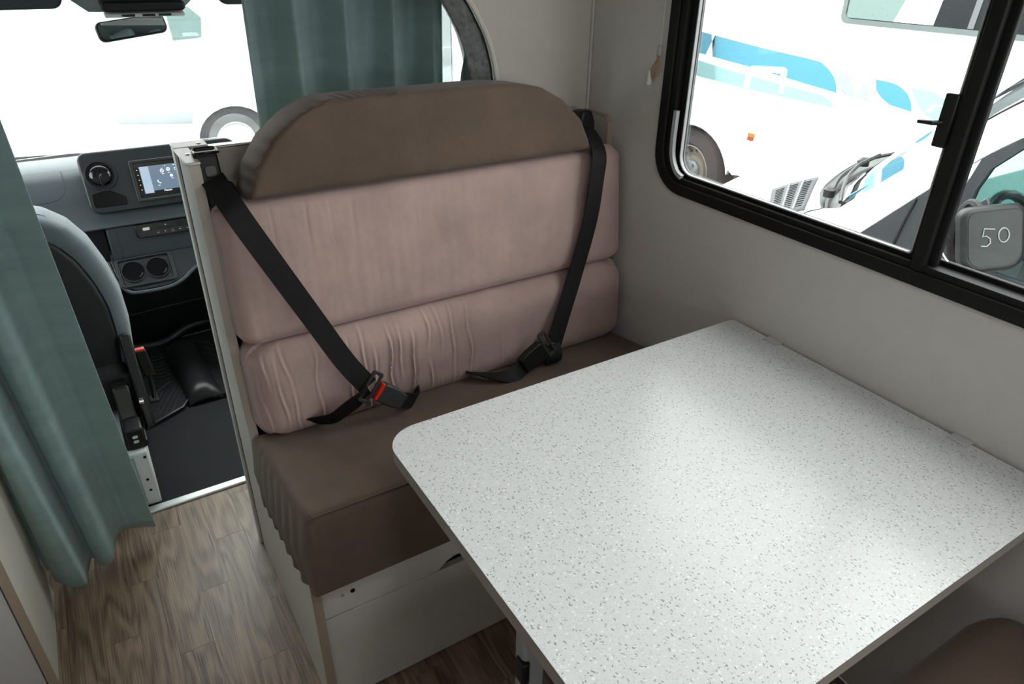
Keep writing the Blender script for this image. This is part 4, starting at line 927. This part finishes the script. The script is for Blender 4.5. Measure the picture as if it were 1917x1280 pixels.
g = G()
for cidx in range(3):
    for k in range(13):
        a = .12+.80*k/13; b0, b1 = .10+.30*cidx, .10+.30*cidx+.17
        p0, p1 = VQ(a, b0), VQ(a, b1); p0.z = hs(p0.x, p0.y)+.0125; p1.z = hs(p1.x, p1.y)+.0125
        g.tube([p0, p1], .0032, 4)
g.make('slats', m_black, vt)['kind'] = 'stuff'
g = G()
for cidx in (1, 2):
    P_ = [VQ(a, .10+.30*cidx-.03) for a in (.02, .3, .6, .98)]
    for p in P_: p.z = hs(p.x, p.y)+.014
    g.tube(P_, .005, 6)
g.make('vent_rib', m_cowl, vt)
# cowl and wipers
v = []; xs = [2.515+1.45*i/28 for i in range(29)]
WC = [(2.505, 1.586), (2.677, 1.684), (2.82, 1.766), (2.957, 1.828), (3.136, 1.887), (3.382, 1.933), (3.67, 1.98), (3.95, 1.93)]
def wy(x): return itp(WC, x)
for x in xs:
    a, b_ = hy(x)+.005, wy(x)-.02
    for j in range(5): s = j/4; v.append(V3(x, a+(b_-a)*s, .556-.045*math.sin(math.pi*min(1, s*1.2))+.025*s))
cw = mesh('cowl', v, [(i*5+j, (i+1)*5+j, (i+1)*5+j+1, i*5+j+1) for i in range(28) for j in range(4)], m_cowl, vn, solid=.004)
G().tube([V3(x, hy(x)*.62+wy(x)*.38, .532) for x in xs[2:24]], .012, 6).make('cowl_seal', m_black, cw)
wp = G().tube(smooth_path([(2.70, 1.76, .59), (2.84, 1.83, .615), (3.05, 1.90, .62), (3.30, 1.95, .63)], 5), .009, 6).make('wiper_arm', m_black, vn)
G().tube(smooth_path([(2.54, 1.61, .615), (2.66, 1.69, .63), (2.85, 1.80, .63), (3.0, 1.86, .64)], 5), .008, 6).make('wiper_blade', m_black, vn)
G().tube(smooth_path([(3.2, 1.99, .60), (3.4, 1.93, .63), (3.62, 1.80, .645)], 5), .009, 6).make('wiper_arm', m_black, vn)
for p in ((2.68, 1.76, .575), (3.25, 1.99, .575)): G().lathe([(.025, 0), (.025, .03), (.012, .04)], at(FZ, p), 12).make('wiper_pivot', m_black, vn)
# windscreen
PIN = [(2.505, 1.586, .60), (2.47, 1.425, .75), (2.399, 1.249, .90), (2.36, 1.02, 1.115), (2.36, .80, 1.28), (2.37, .62, 1.38)]
POUT = [(2.15, 1.277, .658), (2.15, 1.113, .841), (2.15, 1.011, .95), (2.165, .891, 1.06), (2.20, .70, 1.20), (2.25, .45, 1.33)]
v = []
for i in range(29):
    a = i/28; xb = 2.505+1.44*a; yb_ = wy(xb)
    for j in range(9):
        s = j/8; q = Vector(PIN[0]).lerp(V3(2.37, .70, 1.33), s); dx = (xb-2.505); 
        v.append(V3(q.x+dx*(1-.02*s), yb_+(q.y-1.586)*(1)+(.30*math.sin(math.pi*a)*-0)*s, q.z+.03*math.sin(math.pi*a)*s+.02*math.sin(math.pi*s)))
mesh('windscreen', v, [(i*9+j, (i+1)*9+j, (i+1)*9+j+1, i*9+j+1) for i in range(28) for j in range(8)], glass('pale_green_windscreen', (.70, .84, .82), reflect=2.2), vn)
G().tube([(2.60, 1.62, .625), (2.62, 1.50, .74), (2.62, 1.36, .86), (2.60, 1.26, .96)], .005, 5).make('blue_reflection', m_blue, vn)  # solid tube imitating a blue stripe reflected in the windscreen
A_, B_ = smooth_path(PIN, 6), smooth_path(POUT, 6); n = len(A_)
mesh('front_pillar', A_+[(a+b_)/2+V3(-.03, .02, .03) for a, b_ in zip(A_, B_)]+B_, [(i, i+1, n+i+1, n+i) for i in range(n-1)]+[(n+i, n+i+1, 2*n+i+1, 2*n+i) for i in range(n-1)], m_vanwhite, vn, solid=.006, angle=60)
G().tube([(a+b_)/2+V3(-.033, .02, .034) for a, b_ in zip(A_, B_)][13:], .003, 6).make('gutter_line', m_black, vn)
v = []
for i in range(13):
    a = i/12*2-1
    for j in range(7): s = j/6; v.append(V3(CX+a*.82, (wy(2.505+1.44*(a+1)/2)-.886 if s == 0 else .5)-s*2.4, 1.345+.09*math.sin(math.pi*min(1, s*2)/2)+.03*math.cos(a*1.5)))
mesh('roof', v, [(i*7+j, (i+1)*7+j, (i+1)*7+j+1, i*7+j+1) for i in range(12) for j in range(6)], m_vanwhite, vn, solid=.01)
# near side: door panel, frame, quarter light, glass
SX = 2.15
box('door_panel', SX-.01, SX+.03, -1.6, 1.22, -.35, .665, m_vanwhite, vn, bevel=.006)
FD = at(FX, (SX, 0, 0))
G().prism([(1.277, .655), (1.20, .742), (1.113, .838), (1.06, .895), (1.011, .948), (.985, .668)], -.004, .004, FD).make('quarter_cover', m_greyplastic, vn, smooth=False)
G().tube([(SX-.006, 1.145, .67), (SX-.006, 1.13, .76), (SX-.006, 1.115, .83)], .004, 6).make('cover_groove', m_black, vn)
G().prism([(1.075, .66), (1.055, .66), (1.025, .90), (1.045, .905)], -.007, .0, FD).make('quarter_strip', mat('light_grey_strip', (.06, .062, .06), .5), vn, smooth=False)
G().prism([(1.050, .66), (1.012, .66), (.985, .90), (1.018, .905)], -.009, .0, FD).make('quarter_bar', m_vanwhite, vn, smooth=False)
fr_out = [(1.0, .655), (.99, .90), (.97, .985), (.891, 1.058), (.70, 1.195), (.1, 1.31), (-.5, 1.31), (-.5, .655)]
fr_in = [(.972, .69), (.958, .90), (.938, .965), (.875, 1.038), (.69, 1.170), (.1, 1.285), (-.45, 1.285), (-.45, .69)]
G().ring(fr_out, fr_in, -.012, .012, FD).make('door_frame', m_greyplastic, vn, smooth=False)
G().prism(fr_in, -.001, .001, FD).make('door_glass', m_vanglass, vn, smooth=False)
G().prism([(.945, .66), (.92, .66), (.895, .80), (.90, .87), (.915, .895), (.93, .88)], -.028, -.014, FD).make('mirror_bracket', mat('grey_bracket', (.055, .06, .066), .4), vn, bevel=.004)
# van interior
box('van_dash', SX+.10, 4.05, 1.02, 1.55, .35, .60, m_tealint, vn, bevel=.04, seg=3)
box('van_door_card', SX+.04, SX+.08, -.5, 1.15, -.1, .655, m_tealint, vn, bevel=.01)
box('van_floor', SX+.1, 4.1, -1.5, 1.6, -.1, -.05, m_seatback, vn)
G().tube([V3(2.62+.0, 1.02, .62)+V3(.0, .0, 0)+V3(.17*math.cos(R(t_)), .06*math.sin(R(t_)), .16*math.sin(R(t_))) for t_ in range(0, 360, 15)], .017, 8, closed=True).make('steering_wheel', m_black, vn)
pillow('van_seat', lambda v: -.22, lambda v: .22, 0, .6, (V3(2.55, .35, .15), V3(1, 0, 0), V3(0, -.15, 1).normalized(), V3(0, -1, -.15).normalized()), .14, .05, mat('teal_seat', (.14, .26, .25), .8), vn, nu=20, nv=20)
box('van_far_wall', 4.12, 4.16, -1.6, 1.2, -.35, 1.35, m_vanwhite, vn); box('van_rear_wall', SX, 4.16, -1.64, -1.6, -.35, 1.45, m_vanwhite, vn)
# wing mirror of the van, with 50 chalked on the glass
wm = thing('wing_mirror', 'dark rounded van wing mirror marked 50 in white chalk, behind the right pane', 'mirror', (2.0, .85, .75))
Vn = V3(0, .28, .96).normalized(); Nn = V3(-.62, -.72, .28).normalized(); Un = Vn.cross(Nn).normalized(); Vn = Nn.cross(Un)
FM = (V3(2.045, .835, .818), Un, Vn, Nn)
G().prism(rrect(-.075, .085, -.095, .085, (.03, .03, .045, .05)), -.05, 0, FM).make('mirror_housing', mat('dark_teal_housing', (.006, .009, .009), .45, spec=.3), wm, bevel=.012, seg=3)
G().prism(rrect(-.060, .070, -.078, .070, (.02, .02, .035, .04)), .0, .002, FM).make('mirror_glass', mat('painted_reflection_glass', (.009, .013, .0125), .35, var=.6, vscale=6, spec=.3), wm)  # dark mottled reflections put into the glass colour
def chalk(S, nm):
    g = G()
    for s in S: g.tube([FM[0]+Un*x+Vn*y+Nn*.004 for x, y in s], .0017, 5)
    g.make(nm, m_chalk, wm)
chalk([[(.004, .022), (-.022, .026), (-.026, .005), (-.018, .006), (-.008, -.002), (-.007, -.014), (-.016, -.022), (-.030, -.020)]], 'digit_five')
chalk([[(.026+.013*math.cos(R(t_)), .004+.019*math.sin(R(t_))) for t_ in range(0, 375, 15)]], 'digit_zero')
G().tube(smooth_path([(2.09, .93, .70), (2.07, .95, .80), (2.075, .93, .88), (2.06, .88, .86)], 6), .014, 8).make('mirror_arm', m_black, wm)

# ---- motorhome ahead, seen through the windscreen
fm = thing('motorhome', 'overexposed white motorhome parked across beyond the windscreen', 'motorhome', (0, 9, -.62))
wc = (1.60, -.46)
arc = [(wc[0]+.40*math.cos(R(t_)), wc[1]+.0+.36*math.sin(R(t_))) for t_ in range(0, 181, 15)]
body = [(-3.5, -.25), (-3.5, 2.3), (3.6, 2.3), (3.6, -.45), (2.02, -.45)]+arc+[(1.18, -.44), (.45, -.44), (.1, -.43)]
G().prism(body, 0, .05, at(FY, (0, 8.5, 0))).make('side_wall', m_vanwhite, fm, smooth=False)
box('body_rear', -3.4, 3.5, 9.2, 10.6, -.2, 2.3, m_vanwhite, fm)
G().prism(circ(wc[0], wc[1], .42, 32), .06, .10, at(FY, (0, 8.5, 0))).make('arch_shade_disc', mat('arch_shade', (.028, .031, .033), .8), fm)  # dark disc added to put shade into the wheel arch gap
FT = (V3(wc[0]-.0, 8.53, wc[1]-.03), V3(1, 0, 0), V3(0, 0, 1), V3(0, -1, 0))
tw = G().lathe([(.22, -.2), (.29, -.2), (.30, -.02), (.285, 0), (.22, .01)], FT, 36, cap=False).make('tyre', mat('dusty_tyre', (.13, .135, .135), .9), fm)
G().lathe([(.22, .0), (.20, .01), (.17, -.03), (.05, -.03)], FT, 32).make('rim', mat('white_rim', (.7, .7, .7), .5), tw)
G().prism([(.41, 0), (.40, -.08), (.45, -.17), (1.16, -.24), (1.2, -.10), (1.2, .02)], -.01, 0, at(FY, (0, 8.5, 0))).make('skirt_panel', mat('pale_skirt', (.34, .36, .37), .6), fm, smooth=False)
G().prism([(1.14, .60), (1.42, .62), (1.45, .80), (1.30, .95), (1.12, .90)], -.01, 0, at(FY, (0, 8.5, 0))).make('window_pane', mat('pale_green_window', (.20, .30, .28), .3), fm, smooth=False)
